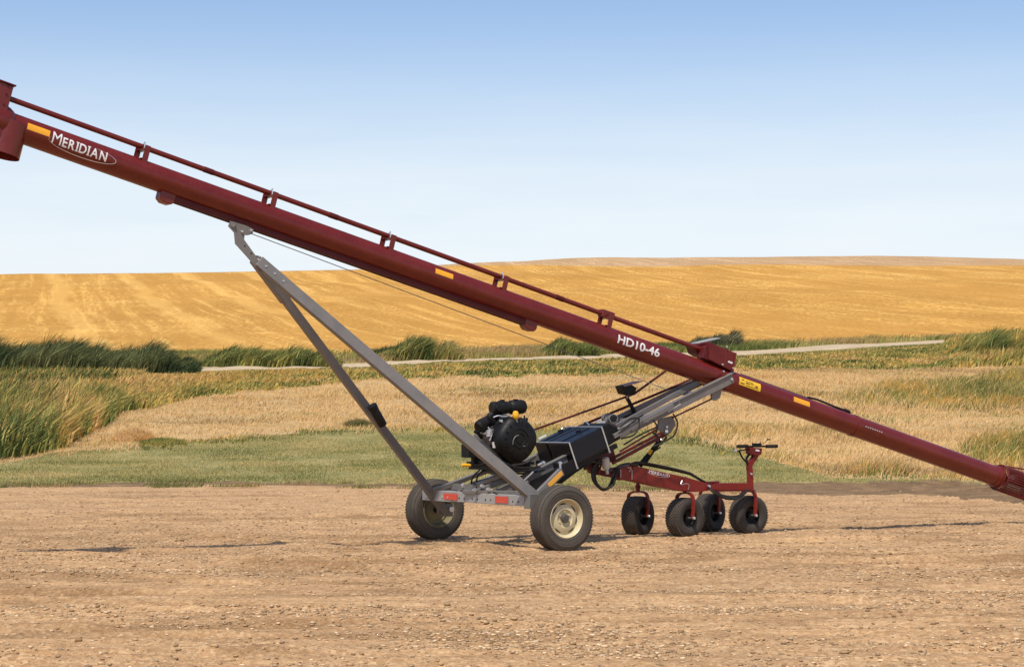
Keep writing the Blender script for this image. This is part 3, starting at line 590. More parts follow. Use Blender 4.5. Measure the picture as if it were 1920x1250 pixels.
def lay_text(m, s, width, capm, capn, conv):
    """small-capital word: first letter taller; conv maps (a, b) to 3-D"""
    cur = 0; items = []
    for i, chh in enumerate(s):
        cap = capm if i == 0 else capn; vs, fs = text_mesh(chh, cap / 0.70, cap * (0.0 if i == 0 else 0.026))
        x0 = min(v[0] for v in vs); x1 = max(v[0] for v in vs); items.append((vs, fs, x0, x1, cap, chh)); 
    gap = capn * 0.20; tot = sum(i[3] - i[2] for i in items) + gap * (len(s) - 1); k = width / tot
    for (vs, fs, x0, x1, cap, chh) in items:
        m.add([conv((cur + v[0] - x0) * k, v[1]) for v in vs], fs)
        if chh == 'I':     # serifs
            for b in (0, cap - 0.1 * cap):
                a0, a1 = cur - cap * 0.10, cur + (x1 - x0) + cap * 0.10
                m.add([conv(a * k, bb, 0.0006) for a, bb in ((a0, b), (a1, b), (a1, b + 0.1 * cap), (a0, b + 0.1 * cap))], [(0, 1, 2, 3)])
        cur += x1 - x0 + gap
t0 = T(98, 265); t1 = T(200, 300); a0 = math.radians(-3)
m = MB(); lay_text(m, 'MERIDIAN', (t1 - t0) / AX.x, 0.120, 0.092, lambda a, b, e=0: onskin(t0, a, a0 + (b - 0.040) / R, R + 0.0025 + e))
m.build('brand_lettering', 'white', tube)
m = MB(); ln = []; Lx = (T(217, 300) - T(92, 275)) / AX.x
for i in range(61):
    an = math.radians(165 + i * 4.35); w2 = 0.0012 + 0.0055 * math.sin(math.pi * min(1, i / 60)) ** 1.5
    cx, cy = Lx / 2 * math.cos(an), 0.068 * math.sin(an); nx, ny = math.cos(an), math.sin(an)
    ln.append(((cx, cy), (cx + w2 * nx, cy + w2 * ny)))
strip(m, T(92, 275) + Lx / 2 * AX.x, ln, math.radians(-7), R + 0.0035); m.build('brand_swoosh', 'white', tube)
t0 = T(1157, 632); t1 = T(1236, 660); vs, fs = text_mesh('HD10-46', 0.094 / 0.70, 0.0030); xx = max(v[0] for v in vs); kk = (t1 - t0) / AX.x / xx
m = MB(); m.add([onskin(t0, v[0] * kk, math.radians(5) + (v[1] - 0.046) / R, R + 0.0025) for v in vs], fs); m.build('model_lettering', 'white', tube)

# discharge head at the upper end
hd = MB(); ts = T(50, 250, -0.15) - 0.12
hd.tube([A(ts, 0.02), A(ts, -R - 0.17)], 0.175, 40, cap=False); hd.tube([A(ts, 0.03), A(ts, -R - 0.165)], 0.170, 40, cap=False)
head = hd.build('discharge_spout', 'maroon', auger)
MB().lathe([(R, 0.0), (R + 0.012, -0.01), (0.160, -0.05), (0.175, -0.10), (0.175, -0.42), (0.02, -0.46)], A(ts + 0.01), AX, 40).build('head_housing', 'maroon', head)
g = MB(); tg = T(12, 200) - 0.09
g.box(A(tg, 0.07), AX * 0.07, AY * 0.15, AN * 0.27)
grd = g.build('chain_guard', 'maroon', auger, 0.012)
g = MB()
for n_ in (-0.15, 0.0, 0.12, 0.22, 0.30): g.lathe([(0, 0.008), (0.011, 0.008), (0.012, 0)], A(tg + 0.02, n_ + 0.02, -0.15), -AY, 8)
g.box(A(tg, 0.345), AX * 0.085, AY * 0.165, AN * 0.006); g.build_each('guard_bolt', 'maroon_dark', grd)

# drive shaft along the top with its hangers
shaft_px = [(18, 195), (260, 275), (500, 362), (723, 438), (935, 516), (1130, 584), (1310, 650)]
ns_ = [(P(x, y).z - A(P(x, y).x).z) * AX.x for x, y in shaft_px]; SN = sum(ns_) / len(ns_)
sa, sb = P(4, 189).x, P(1325, 655).x
m = MB(); m.tube([A(sa, SN), A(sb, SN)], 0.027, 16); shaft = m.build('drive_shaft', 'maroon', auger)
m = MB()
for px, py in ((380, 318), (615, 400), (1040, 553)): m.tube([A(P(px, py).x - 0.05, SN), A(P(px, py).x + 0.05, SN)], 0.030, 16)
m.build_each('shaft_coupling', 'maroon_dark', shaft)
for i, px in enumerate((257, 497, 719, 931, 1128)):
    t0 = P(px, 270 + (px - 257) * 0.355).x; m = MB()
    for sgn in (-1, 1):
        m.box(A(t0 + (0.015 if sgn < 0 else -0.01), (SN + 0.10) / 2, sgn * 0.085), AX * 0.030, AY * 0.004, AN * ((SN - 0.10) / 2 + 0.012))
        m.box(A(t0, 0.118, sgn * 0.072), AX * 0.030, AY * 0.018, AN * 0.004)
    m.box(A(t0, SN - 0.032), AX * 0.028, AY * 0.089, AN * 0.004)
    br = m.build('shaft_bracket', 'maroon', auger, 0.002)
    m = MB()
    if i == 4: m.box(A(t0, SN + 0.004), AX * 0.085, AY * 0.045, AN * 0.042); m.build('bearing_block', 'maroon', br, 0.008); m = MB()
    m.tube(curve([A(t0, SN - 0.05, -0.036), A(t0, SN + 0.01, -0.034), A(t0, SN + 0.036, 0), A(t0, SN + 0.01, 0.034), A(t0, SN - 0.05, 0.036)], 6), 0.006, 8)
    for sgn in (-1, 1): m.lathe([(0, 0.012), (0.012, 0.012), (0.012, 0)], A(t0, SN - 0.028, sgn * 0.036), AN, 6)
    m.lathe([(0, 0.02), (0.009, 0.02), (0.011, 0)], A(t0 + 0.005, SN + 0.036), AN, 6)
    m.build_each('clamp_bolt', 'bolt', br)

# scissor track under the tube
ta, tb = P(318, 372).x, P(1000, 600).x; m = MB()
for sgn in (-1, 1): m.box(A((ta + tb) / 2, -R - 0.020, sgn * 0.050), AX * (tb - ta) / 2 / AX.x, AY * 0.005, AN * 0.026)
m.box(A((ta + tb) / 2, -R - 0.006), AX * (tb - ta) / 2 / AX.x, AY * 0.055, AN * 0.004)
for sgn in (-1, 1): m.box(A((ta + tb) / 2, -R - 0.046, sgn * 0.038), AX * (tb - ta) / 2 / AX.x, AY * 0.014, AN * 0.003)
track = m.build('cable_track', 'maroon_dark', auger)
for t0 in (ta, tb - 0.02):
    o8 = [(-0.085, 0.05), (0.075, 0.05), (0.075, -0.035), (0.045, -0.062), (-0.040, -0.062), (-0.085, -0.030)]
    m = MB(); m.prism([A(t0, -R + 0.0 - 0.03 + n_, -0.062) + AX * a for a, n_ in o8], AY * 0.124); m.build('track_stop', 'maroon', track, 0.01)

# upper leg bracket and the two legs
lb = MB()
for w in (-0.085, 0.075):
    lb.prism([P(432, 414, w), P(462, 423, w), P(476, 430, w), P(474, 438, w), P(466, 441, w), P(459, 441, w), P(458, 449, w), P(481, 481, w), P(509, 500, w), P(500, 513, w), P(486, 508, w), P(462, 480, w), P(441, 457, w), P(439, 436, w), P(428, 424, w)], (0, 0.010, 0))
lb.tube([P(437, 421, -0.10), P(437, 421, 0.10)], 0.028, 16); lb.tube([P(468, 434, -0.09), P(468, 434, 0.09)], 0.02, 12)
lbr = lb.build('leg_bracket', 'grey', auger, 0.002)
m = MB()
for (x, y) in ((438, 421), (453, 434), (470, 432), (484, 487), (498, 502)): m.lathe([(0, 0.016), (0.012, 0.016), (0.014, 0)], P(x, y, -0.086), -AY, 8)
m.build_each('bracket_bolt', 'bolt', lbr)
m = MB()
for (x, y) in ((459, 461), (471, 475)): m.lathe([(0, 0.002), (0.008, 0.002), (0.008, 0)], P(x, y, -0.086), -AY, 10)
m.build_each('bolt_hole', 'black', lbr)
WB = 1.02
topn, topf = P(484, 490, -0.06), P(478, 486, 0.06)
botn, botf = P(1012, 940, -WB), P(812, 930, WB)
m = MB(); m.bar(topn, botn, 0.085, 0.115); leg_n = m.build('support_leg', 'grey', auger, 0.006)
m = MB(); m.bar(topf, P(836, 962, WB - 0.02), 0.07, 0.085); leg_f = m.build('support_leg', 'grey', auger, 0.006)
m = MB()
for s_ in (0.02, 0.05, 0.08): 
    p = topn.lerp(botn, s_); m.lathe([(0, 0.010), (0.012, 0.010), (0.013, 0)], p + Vector((0, -0.043, 0)), -AY, 8)
m.build_each('leg_bolt', 'bolt', leg_n)
m = MB(); m.bar(topf.lerp(botf, 0.0), topf.lerp(botf, 0.16), 0.085, 0.105); m.build('leg_sleeve', 'grey', leg_f, 0.004)
# manual holder on the far leg
c0, c1 = P(697, 760, 0.40), P(718, 797, 0.42)
m = MB(); d = (c1 - c0).normalized(); m.lathe([(0, 0), (0.045, 0), (0.05, 0.01), (0.05, (c1 - c0).length - 0.01), (0.045, (c1 - c0).length), (0, (c1 - c0).length)], c0, d, 24)
m.lathe([(0.05, 0.0), (0.055, 0.0), (0.055, 0.04), (0.05, 0.04)], c0, d, 24)
mh = m.build('manual_holder', 'black', auger)

# axle beam
bf, bn = P(806, 930, WB + 0.0), P(1006, 937, -WB)
bt = (bf.x + bn.x) / 2; bz = (bf.z + bn.z) / 2
m = MB(); m.abox(bt - 0.045, bt + 0.045, -WB - 0.02, WB + 0.10, bz - 0.055, bz + 0.055); beam = m.build('axle_beam', 'galv', auger, 0.006)
m = MB(); m.abox(bt - 0.052, bt + 0.052, 0.55, WB + 0.14, bz - 0.060, bz + 0.060); m.build('beam_sleeve', 'galv', beam, 0.006)
fx = bt - 0.0465
m = MB()
for i in range(16):
    yy = -WB + 0.06 + i * 0.134 + (0.03 if i % 2 else 0)
    if yy < 0.5: m.lathe([(0, 0.001), (0.011, 0.001), (0.011, 0)], (fx + 0.0005, yy, bz - 0.012), (-1, 0, 0), 10)
m.build_each('beam_hole', 'black', beam)
m = MB()
for yy in (0.60, 0.72, 0.95, 1.04): m.lathe([(0, 0.012), (0.011, 0.012), (0.012, 0)], (bt - 0.052, yy, bz - 0.01), (-1, 0, 0), 8)
m.build_each('beam_bolt', 'bolt', beam)
def beam_y(px):   # across position on the beam's front face seen at this column
    return min(np.linspace(-1.3, 1.3, 521), key=lambda w: abs(P(px, 930, w).x - fx))
for (a, b, off) in ((833, 858, -0.008), (929, 953, -0.003)):
    y0, y1 = sorted((beam_y(a), beam_y(b))); m = MB(); m.abox(fx + off - 0.003, fx + off, y0, y1, bz - 0.035, bz + 0.035); m.build('reflector', 'reflector', beam)
# leg feet
m = MB(); m.box((bt, -WB + 0.02, bz + 0.0), (0.075, 0, 0), (0, 0.055, 0), (0, 0, 0.078)); m.build('leg_foot', 'grey', auger, 0.006)

# wheels
AXZ = 0.345
def wheel_parts(inner):
    root = empty('wheel')
    prof = [(0.195, -0.085), (0.215, -0.098), (0.262, -0.108), (0.305, -0.104), (0.328, -0.092), (0.338, -0.080)]
    g = []
    for y in (-0.054, -0.027, 0.0, 0.027, 0.054): g += [(0.345, y - 0.010), (0.330, y - 0.007), (0.330, y + 0.003), (0.345, y + 0.006)]
    prof = prof + [(0.344, -0.070)] + g + [(0.344, 0.070)] + [(r, -y) for r, y in reversed(prof)]
    MB().lathe(prof, (0, 0, 0), (0, 1, 0), 72).build('tyre', 'tyre', root, smooth=50)
    for sd in (-1, 1):
        m = MB()
        for k in range(64):
            a = 2 * math.pi * k / 64; rad = Vector((math.sin(a), 0, math.cos(a))); tg_ = Vector((math.cos(a), 0, -math.sin(a)))
            m.box(rad * 0.331 + AY * (sd * 0.084), rad * 0.006, AY * 0.010, tg_ * 0.010)
        m.build('shoulder_tread', 'tyre', root)
    MB().lathe([(0.285, -0.1085), (0.290, -0.112), (0.294, -0.1085)], (0, 0, 0), (0, 1, 0), 64).build('sidewall_rib', 'tyre', root); MB().lathe([(0.222, -0.1005), (0.227, -0.105), (0.231, -0.1025)], (0, 0, 0), (0, 1, 0), 64).build('sidewall_rib', 'tyre', root)
    return root
def make_wheel(yc, outer_near):
    w = wheel_parts(False); w.parent = auger; w.location = (bt + 0.0, yc, AXZ)
    sg = -1 if outer_near else 1
    # rim shell, disc with bolt-on centre, facing the camera on both wheels
    y = lambda v: v * sg
    if outer_near:
        rim = MB().lathe([(0.207, y(0.092)), (0.200, y(0.098)), (0.192, y(0.090)), (0.182, y(0.060)), (0.176, y(0.045)), (0.165, y(0.040)), (0.125, y(0.060)), (0.095, y(0.064)), (0.085, y(0.050)), (0.055, y(0.046)), (0.0, y(0.046))], (0, 0, 0), (0, 1, 0), 64).build('rim', 'cream', w, smooth=30)
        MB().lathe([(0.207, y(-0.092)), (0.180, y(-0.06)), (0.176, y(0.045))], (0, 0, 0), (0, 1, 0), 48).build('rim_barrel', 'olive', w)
        m = MB()
        for a in (50, 145, 215, 305, 352, 100)[:6]:
            a = math.radians(a); n_ = 7; vs = []
            for k in range(n_):
                q = a + (k / (n_ - 1) - 0.5) * math.radians(36); b = 0.006 * math.sin(math.pi * k / (n_ - 1)) + 0.001
                for r_ in (0.152 - b, 0.152 + b): vs.append((r_ * math.sin(q), y(0.0485 + (0.165 - r_) * 0.25), r_ * math.cos(q)))
            m.add(vs, [(2 * i, 2 * i + 1, 2 * i + 3, 2 * i + 2) for i in range(n_ - 1)])
        m.build_each('rim_slot', 'black', rim)
        hub = MB().lathe([(0.044, y(0.044)), (0.044, y(0.075)), (0.037, y(0.085)), (0.0, y(0.087))], (0, 0, 0), (0, 1, 0), 24).build('hub', 'hubgrey', w)
        m = MB()
        for k in range(6): a = k * math.pi / 3; m.lathe([(0, 0.014), (0.009, 0.014), (0.010, 0)], (0.070 * math.sin(a), y(0.047), 0.070 * math.cos(a)), (0, sg, 0), 6)
        m.build_each('wheel_nut', 'cream', hub)
    else:
        # far wheel is seen from its inner side: open barrel, dished disc far inside
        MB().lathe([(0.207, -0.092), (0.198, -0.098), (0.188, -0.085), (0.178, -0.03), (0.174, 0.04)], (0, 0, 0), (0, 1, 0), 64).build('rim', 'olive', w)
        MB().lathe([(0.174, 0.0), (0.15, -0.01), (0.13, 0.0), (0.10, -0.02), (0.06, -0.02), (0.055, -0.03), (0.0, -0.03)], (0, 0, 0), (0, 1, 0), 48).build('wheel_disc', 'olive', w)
        MB().lathe([(0.0, -0.11), (0.036, -0.11), (0.040, -0.10), (0.040, -0.03), (0.05, -0.02)], (0, 0, 0), (0, 1, 0), 24).build('hub', 'black', w)
    return w
wn = P(1054, 972, -1.24); 
wheel1 = make_wheel(-1.26, True); wheel1.location.x = P(1054, 972, -1.36).x + 0.062
wheel2 = make_wheel(1.28, False); wheel2.location.x = P(816, 957, 1.22).x + 0.032
for wh, s_ in ((wheel1, -1), (wheel2, 1)):
    x = wh.location.x; m = MB(); m.tube([(x, s_ * 0.98, AXZ), (x, s_ * 1.22, AXZ)], 0.030, 16); m.box((x, s_ * 0.985, AXZ), (0.055, 0, 0), (0, 0.008, 0), (0, 0, 0.07)); m.box(((x + bt) / 2, s_ * 1.0, (AXZ + bz) / 2), Vector((x - bt, 0, AXZ - bz)) * 0.5, (0, 0.02, 0), (0.035, 0, 0.0))
    m.box(((x + bt) / 2, s_ * 1.0, (AXZ + bz) / 2), (0.04, 0, 0), (0, 0.02, 0), (0, 0, abs(bz - AXZ) / 2 + 0.03))
    sp = m.build('axle_spindle', 'grey', auger, 0.003)
    if s_ > 0: MB().lathe([(0, 0.03), (0.03, 0.03), (0.035, 0)], (x + 0.02, 0.97, AXZ + 0.01), (0, -1, 0), 12).build('spindle_bolt', 'bolt', sp)

# lift rails from the axle up to the tube
m = MB(); rn0, rn1 = P(924, 930, -0.20), P(1372, 709, -0.175)
m.bar(rn0, rn1, 0.05, 0.105); rail = m.build('lift_rail', 'grey', auger, 0.004)
m = MB(); m.bar(rn0 + Vector((0, -0.005, 0.062)), rn1 + Vector((0, -0.005, 0.062)), 0.075, 0.006); m.build('rail_flange', 'grey', rail)
m = MB(); rf0, rf1 = P(858, 930, 0.45), P(1330, 706, 0.175); m.bar(rf0, rf1, 0.05, 0.105); rail2 = m.build('lift_rail', 'grey', auger, 0.004)
m = MB(); m.bar(P(1150, 818, -0.27), P(1262, 760, -0.23), 0.035, 0.05); m.bar(P(1155, 800, 0.0), P(1310, 716, 0.0), 0.03, 0.06); m.build_each('inner_rail', 'grey', auger, 0.003)
m = MB()
for q in (0.35, 0.62, 0.86):
    a, b = rn0.lerp(rn1, q), rf0.lerp(rf1, q); m.bar(a, b, 0.05, 0.05, (0, 0, 1))
m.build_each('rail_crossmember', 'grey', auger, 0.003)
m = MB()
for s_ in (-1, 1): m.prism([A(T(1362, 715), -0.02 - 0.15 * 0, s_ * 0.15) + AX * a + AN * n_ for a, n_ in ((-0.10, 0.05), (0.04, 0.05), (0.04, -0.08), (-0.10, -0.14))], AY * 0.010 * s_)
m.build_each('pivot_plate', 'maroon', auger, 0.002)
m = MB(); m.lathe([(0, 0.02), (0.016, 0.02), (0.018, 0)], rn1 + Vector((-0.03, -0.026, -0.01)), -AY, 8); m.lathe([(0, 0.02), (0.016, 0.02), (0.018, 0)], rn1.lerp(rn0, 0.45) + Vector((0, -0.026, 0.01)), -AY, 8); m.lathe([(0, 0.02), (0.014, 0.02), (0.016, 0)], rn1.lerp(rn0, 0.38) + Vector((0, -0.026, 0.0)), -AY, 8)
m.build_each('rail_bolt', 'bolt', rail)
m = MB(); m.prism([P(1335, 730, -0.17), P(1357, 722, -0.17), P(1350, 746, -0.17), P(1343, 751, -0.17), P(1335, 749, -0.17)], (0, 0.03, 0)); hang = m.build('rod_hanger', 'grey', auger, 0.003)
m = MB(); m.tube([P(1340, 745, -0.16), P(1260, 783, -0.16)], 0.010, 10); m.build('thin_rod', 'maroon_dark', auger)
# telescopic brace by the near wheel with its amber sleeve
m = MB(); q0, q1 = P(1004, 932, -0.96), P(1052, 884, -0.72); m.bar(q0, q1, 0.05, 0.085); brace = m.build('side_brace', 'grey', auger, 0.004)
m = MB(); m.bar(q0.lerp(q1, 0.42) + Vector((0, -0.004, 0)), q0.lerp(q1, 0.95) + Vector((0, -0.004, 0)), 0.058, 0.045); m.build('amber_band', 'amber', brace)
m = MB(); m.tube([q1, P(1050, 870, -0.62)], 0.012, 10); m.lathe([(0.0, -0.022), (0.018, -0.015), (0.022, 0), (0.018, 0.015), (0, 0.022)], P(1050, 868, -0.62), -AY, 16); m.build('brace_pin', 'steel', brace)

# braces around the axle
def bars(name, mat, lst, bevel=0.003, parent=auger):
    for (a, b, w, h) in lst: MB().bar(a, b, w, h).build(name, mat, parent, bevel)
bars('frame_member', 'grey', [
    (P(850, 912, 0.70), P(888, 914, 0.10), 0.05, 0.07), (P(812, 920, 0.9), P(930, 876, 0.20), 0.045, 0.05),
    (P(880, 908, 0.35), P(940, 893, 0.10), 0.05, 0.04), (P(893, 921, 0.0), P(952, 898, -0.1), 0.05, 0.05),
    (P(905, 880, 0.1), P(990, 905, -0.45), 0.04, 0.04), (P(870, 922, 0.25), P(985, 924, -0.75), 0.05, 0.04)])
bars('frame_member', 'galv', [(P(893, 908, 0.2), P(938, 892, 0.05), 0.03, 0.035), (P(983, 900, -0.45), P(1000, 884, -0.45), 0.012, 0.016)])
m = MB()
for (x, y, w) in ((868, 910, 0.35), (888, 918, 0.0), (915, 917, -0.2), (903, 911, -0.05)): m.lathe([(0, 0.03), (0.02, 0.03), (0.024, 0)], P(x, y, w), -AY, 10)
m.build_each('frame_bolt', 'bolt', auger)
m = MB(); m.tube(curve([P(925, 922, -0.3), P(945, 931, -0.5), P(980, 926, -0.8), P(1000, 915, -0.95)], 8), 0.008, 8); m.tube(curve([P(900, 880, 0), P(888, 892, 0.1), P(884, 906, 0.2), P(893, 913, 0.1)], 8), 0.009, 8); m.tube(curve([P(915, 878, 0), P(898, 888, 0.1), P(893, 902, 0.2)], 8), 0.009, 8); m.build_each('brake_hose', 'rubber', auger)

# engine -----------------------------------------------------------
ec = P(966, 823, -0.30); ex, ez = ec.x, ec.z
m = MB(); m.abox(ex - 0.22, ex + 0.20, -0.16, 0.20, ez - 0.22, ez + 0.06); m.abox(ex - 0.13, ex + 0.14, -0.16, 0.18, ez - 0.05, ez + 0.16)
engine = m.build('engine', 'alloy', auger, 0.02)
pr = [(0.0, 0.105), (0.050, 0.105), (0.055, 0.098), (0.060, 0.105), (0.095, 0.104), (0.100, 0.096), (0.106, 0.104), (0.150, 0.098), (0.205, 0.080), (0.238, 0.050), (0.250, 0.012), (0.252, -0.04), (0.250, -0.13)]
m = MB(); seg = 64; m.lathe(pr, (ex, -0.30, ez), (0, -1, 0), seg)
# slightly squared outline with a notch at the top
vs = []
for v in m.v:
    x, y, z = v; dx, dz = x - ex, z - ez; r = math.hypot(dx, dz); a = math.atan2(dx, dz)
    f = 1 + 0.035 * math.cos(4 * a + 0.3); nz = 1 - 0.16 * math.exp(-((a - 0.02) / 0.20) ** 2) * (r > 0.12) - 0.0
    vs.append((ex + dx * f * nz * 0.99, y, ez + dz * f * nz))
m.v = vs; shroud = m.build('fan_shroud', 'black', engine, smooth=45)
m = MB(); n_ = 20; pts = [(ex - 0.015 + 0.085 * math.cos(math.radians(95 + k * 5)), -0.408, ez - 0.04 + 0.085 * math.sin(math.radians(95 + k * 5))) for k in range(n_)]; m.tube(pts, 0.0045, 6); m.tube([(ex + 0.03, -0.408, ez - 0.075), (ex + 0.055, -0.408, ez - 0.072)], 0.005, 6); m.build_each('shroud_emblem', 'alloy', shroud)
m = MB()
for k in range(14):
    a = math.radians(200 + k * 24.0); m.box((ex + 0.175 * math.sin(a), -0.392, ez + 0.175 * math.cos(a)), Vector((math.sin(a), 0, math.cos(a))) * 0.02, (0, 0.006, 0), Vector((math.cos(a), 0, -math.sin(a))) * 0.003)
m.build_each('shroud_louvre', 'black', shroud)
# air cleaner on top
a0, a1 = P(921, 765, -0.12), P(984, 762, -0.12); L = (a1 - a0).length; ad = (a1 - a0).normalized()
m = MB(); m.lathe([(0, 0), (0.055, 0.0), (0.070, 0.012), (0.070, 0.10), (0.078, 0.105), (0.078, 0.125), (0.070, 0.13), (0.070, 0.19), (0.062, 0.20), (0.062, 0.23), (0.072, 0.24), (0.078, 0.25), (0.078, L - 0.05), (0.072, L - 0.02), (0.05, L), (0, L)], a0, ad, 32)
m.tube(curve([a0 + Vector((0.05, 0, -0.05)), a0 + Vector((-0.02, 0, -0.09)), a0 + Vector((0.03, 0, -0.16))], 6), 0.035, 14)
ac = m.build('air_cleaner', 'black', engine)
m = MB()
for q in (0.13, 0.30): m.box(a0 + ad * q + Vector((0, -0.02, 0.076)), (0.018, 0, 0), (0, 0.02, 0), (0, 0, 0.012))
m.lathe([(0, 0.014), (0.03, 0.014), (0.036, 0)], a0 + ad * 0.05 + Vector((0, -0.072, 0.0)), -AY, 16)
m.build_each('air_cleaner_clip', 'black', ac)
# exhaust silencer, tilted, on the left
b0, b1 = P(898, 800, -0.10), P(938, 776, -0.02); bd = (b1 - b0).normalized(); bl = (b1 - b0).length
m = MB(); m.lathe([(0, -0.02), (0.05, -0.02), (0.066, 0.0), (0.066, 0.04), (0.072, 0.045), (0.072, 0.06), (0.066, 0.065), (0.062, bl), (0, bl + 0.02)], b0, bd, 28); m.tube([P(890, 808, -0.14), P(897, 812, -0.14), P(903, 820, -0.10)], 0.02, 12); m.build('silencer', 'black', engine)
# cylinders with fins
for (cx, cy, tilt) in ((918, 818, -1), (945, 790, 1)):
    c = P(cx, cy, -0.16); dr = Vector((0.5 * tilt - 0.1, 0, 0.85)).normalized(); sx = Vector((dr.z, 0, -dr.x)); m = MB()
    for k in range(8): m.box(c + dr * (k * 0.017 - 0.06), sx * (0.06 if k < 6 else 0.05), AY * 0.075, dr * 0.0045)
    m.box(c, sx * 0.045, AY * 0.06, dr * 0.065); m.build('cylinder', 'alloy', engine)
m = MB(); m.tube(curve([P(925, 782, -0.26), P(935, 779, -0.28), P(948, 781, -0.3), P(956, 777, -0.3)], 6), 0.008, 8); m.tube(curve([P(915, 800, -0.24), P(922, 812, -0.26), P(918, 826, -0.26)], 6), 0.007, 8)
m.lathe([(0, 0.03), (0.016, 0.03), (0.018, 0)], P(938, 789, -0.27), -AY, 8); m.box(P(916, 812, -0.26), (0.02, 0, 0), (0, 0.01, 0), (0, 0, 0.035)); m.build_each('linkage', 'steel', engine)
m = MB(); m.lathe([(0, 0.05), (0.018, 0.05), (0.022, 0.035), (0.024, 0)], P(926, 833, -0.24), (0, -0.8, 0.5), 14); m.tube([P(926, 828, -0.26), P(927, 839, -0.26)], 0.020, 12); m.build('oil_filter', 'whiteplastic', engine)
# yellow dipstick cap
m = MB(); cpt = P(967, 778, -0.36); m.lathe([(0, 0.045), (0.020, 0.045), (0.030, 0.030), (0.036, 0.0), (0.034, -0.025), (0.022, -0.042), (0, -0.042)], cpt, (-0.12, 0, 1), 16); cap = m.build('oil_cap', 'yellowplastic', engine)
m = MB(); m.tube([cpt + Vector((0.0, 0, -0.03)), P(969, 792, -0.37)], 0.016, 12); m.build('filler_neck', 'grey', cap)
m = MB(); m.lathe([(0.034, 0), (0.034, 0.03), (0.022, 0.035), (0.0, 0.02)], P(969, 797, -0.345), -AY, 20); m.build('starter_cup', 'black', engine)
m = MB(); m.tube([P(983, 779, -0.3), P(984, 790, -0.3)], 0.010, 8); m.tube([P(988, 783, -0.25), P(986, 800, -0.25)], 0.014, 8); m.box(P(981, 788, -0.32), (0.01, 0, 0), (0, 0.01, 0), (0, 0, 0.02)); m.build_each('throttle_bracket', 'black', engine)
m = MB(); m.abox(ex - 0.27, ex + 0.26, -0.28, 0.26, ez - 0.275, ez - 0.245); m.abox(ex - 0.25, ex - 0.20, -0.27, 0.25, ez - 0.33, ez - 0.275); m.abox(ex + 0.17, ex + 0.22, -0.27, 0.25, ez - 0.36, ez - 0.275); m.build_each('engine_mount', 'black', engine, 0.004)
# controls left of the engine
m = MB(); k0 = P(881, 845, 0.06); m.box(k0, (0.062, 0, 0), (0, 0.08, 0), (0, 0, 0.072)); m.box(k0 + Vector((0.06, 0, -0.10)), (0.03, 0, 0), (0, 0.03, 0), (0, 0, 0.04)); m.bar(k0 + Vector((0.06, 0, -0.09)), P(935, 866, 0.0), 0.04, 0.03); m.build('battery_box', 'black', auger, 0.006)
m = MB(); m.tube(curve([P(880, 872, -0.1), P(895, 873, -0.1), P(912, 868, -0.1)], 6), 0.010, 10); lev = m.build('clutch_lever', 'black', auger)
m = MB(); m.lathe([(0, -0.0), (0.014, 0.0), (0.018, 0.02), (0.016, 0.10), (0.012, 0.11), (0, 0.11)], P(882, 872, -0.1), (-1, 0, 0.06), 14); m.build('lever_grip', 'yellowplastic', lev)
# hoses beneath the engine
hs = [[(911, 838, -0.35), (925, 847, -0.42), (945, 866, -0.45), (970, 876, -0.45), (1000, 876, -0.42), (1018, 868, -0.40)], [(918, 845, -0.35), (935, 866, -0.42), (960, 880, -0.42), (990, 882, -0.4), (1012, 874, -0.35)], [(908, 842, -0.3), (930, 872, -0.35), (965, 886, -0.35), (995, 886, -0.3), (1020, 880, -0.3)], [(960, 872, -0.35), (985, 868, -0.38), (1004, 856, -0.36)], [(1128, 868, -0.2), (1108, 866, -0.25), (1095, 880, -0.25)]]
for h in hs: MB().tube(curve([P(*p) for p in h], 8), 0.0115, 10).build('hydraulic_hose', 'rubber', auger)
m = MB(); m.lathe([(0, -0.022), (0.016, -0.014), (0.02, 0), (0.016, 0.014), (0, 0.022)], P(1019, 867, -0.42), -AY, 14); m.tube([P(1008, 872, -0.42), P(1016, 868, -0.42)], 0.013, 10); m.build('hose_fitting', 'steel', auger)

# tanks ------------------------------------------------------------
cN = P(1066, 831, -0.34); pt = math.radians(21.5); e1 = Vector((math.cos(pt), 0, math.sin(pt))); e3 = Vector((-math.sin(pt), 0, math.cos(pt))); TLn, TH = 0.485, 0.255
for (w0, w1) in ((-0.34, 0.075), (0.09, 0.34)):
    m = MB(); c = cN + Vector((0, (w0 + w1) / 2 + 0.34, 0)) + e1 * TLn / 2 - e3 * TH / 2; m.box(c, e1 * TLn / 2, AY * (w1 - w0) / 2, e3 * TH / 2); tk = m.build('fuel_tank', 'tank', auger, 0.022, seg=4)
    m = MB(); m.box(c + e3 * (TH / 2 + 0.002), e1 * (TLn / 2 - 0.04), AY * 0.012, e3 * 0.005); m.lathe([(0, 0.02), (0.03, 0.02), (0.032, 0)], c + e3 * TH / 2 + e1 * 0.10 + AY * 0.06, e3, 20); m.build('tank_cap', 'tank', tk)
for q in (0.006, TLn - 0.012):
    m = MB(); s0 = cN + e1 * q + e3 * 0.006 + AY * -0.006; m.bar(s0, s0 + AY * 0.69, 0.016, 0.008, e1); m.bar(s0 + e3 * 0.004, s0 - e3 * (TH + 0.03), 0.016, 0.008, e1)
    m.lathe([(0, 0.02), (0.012, 0.02), (0.012, 0)], s0 - e3 * (TH + 0.03), -e3, 8); m.build('tank_strap', 'bolt', auger)
m = MB(); m.bar(cN - e3 * (TH + 0.02) + AY * 0.05 - e1 * 0.10, cN - e3 * (TH + 0.02) + AY * 0.05 + e1 * 0.62, 0.05, 0.05); m.bar(cN - e3 * (TH + 0.02) + AY * 0.63 - e1 * 0.10, cN - e3 * (TH + 0.02) + AY * 0.63 + e1 * 0.6, 0.05, 0.05)
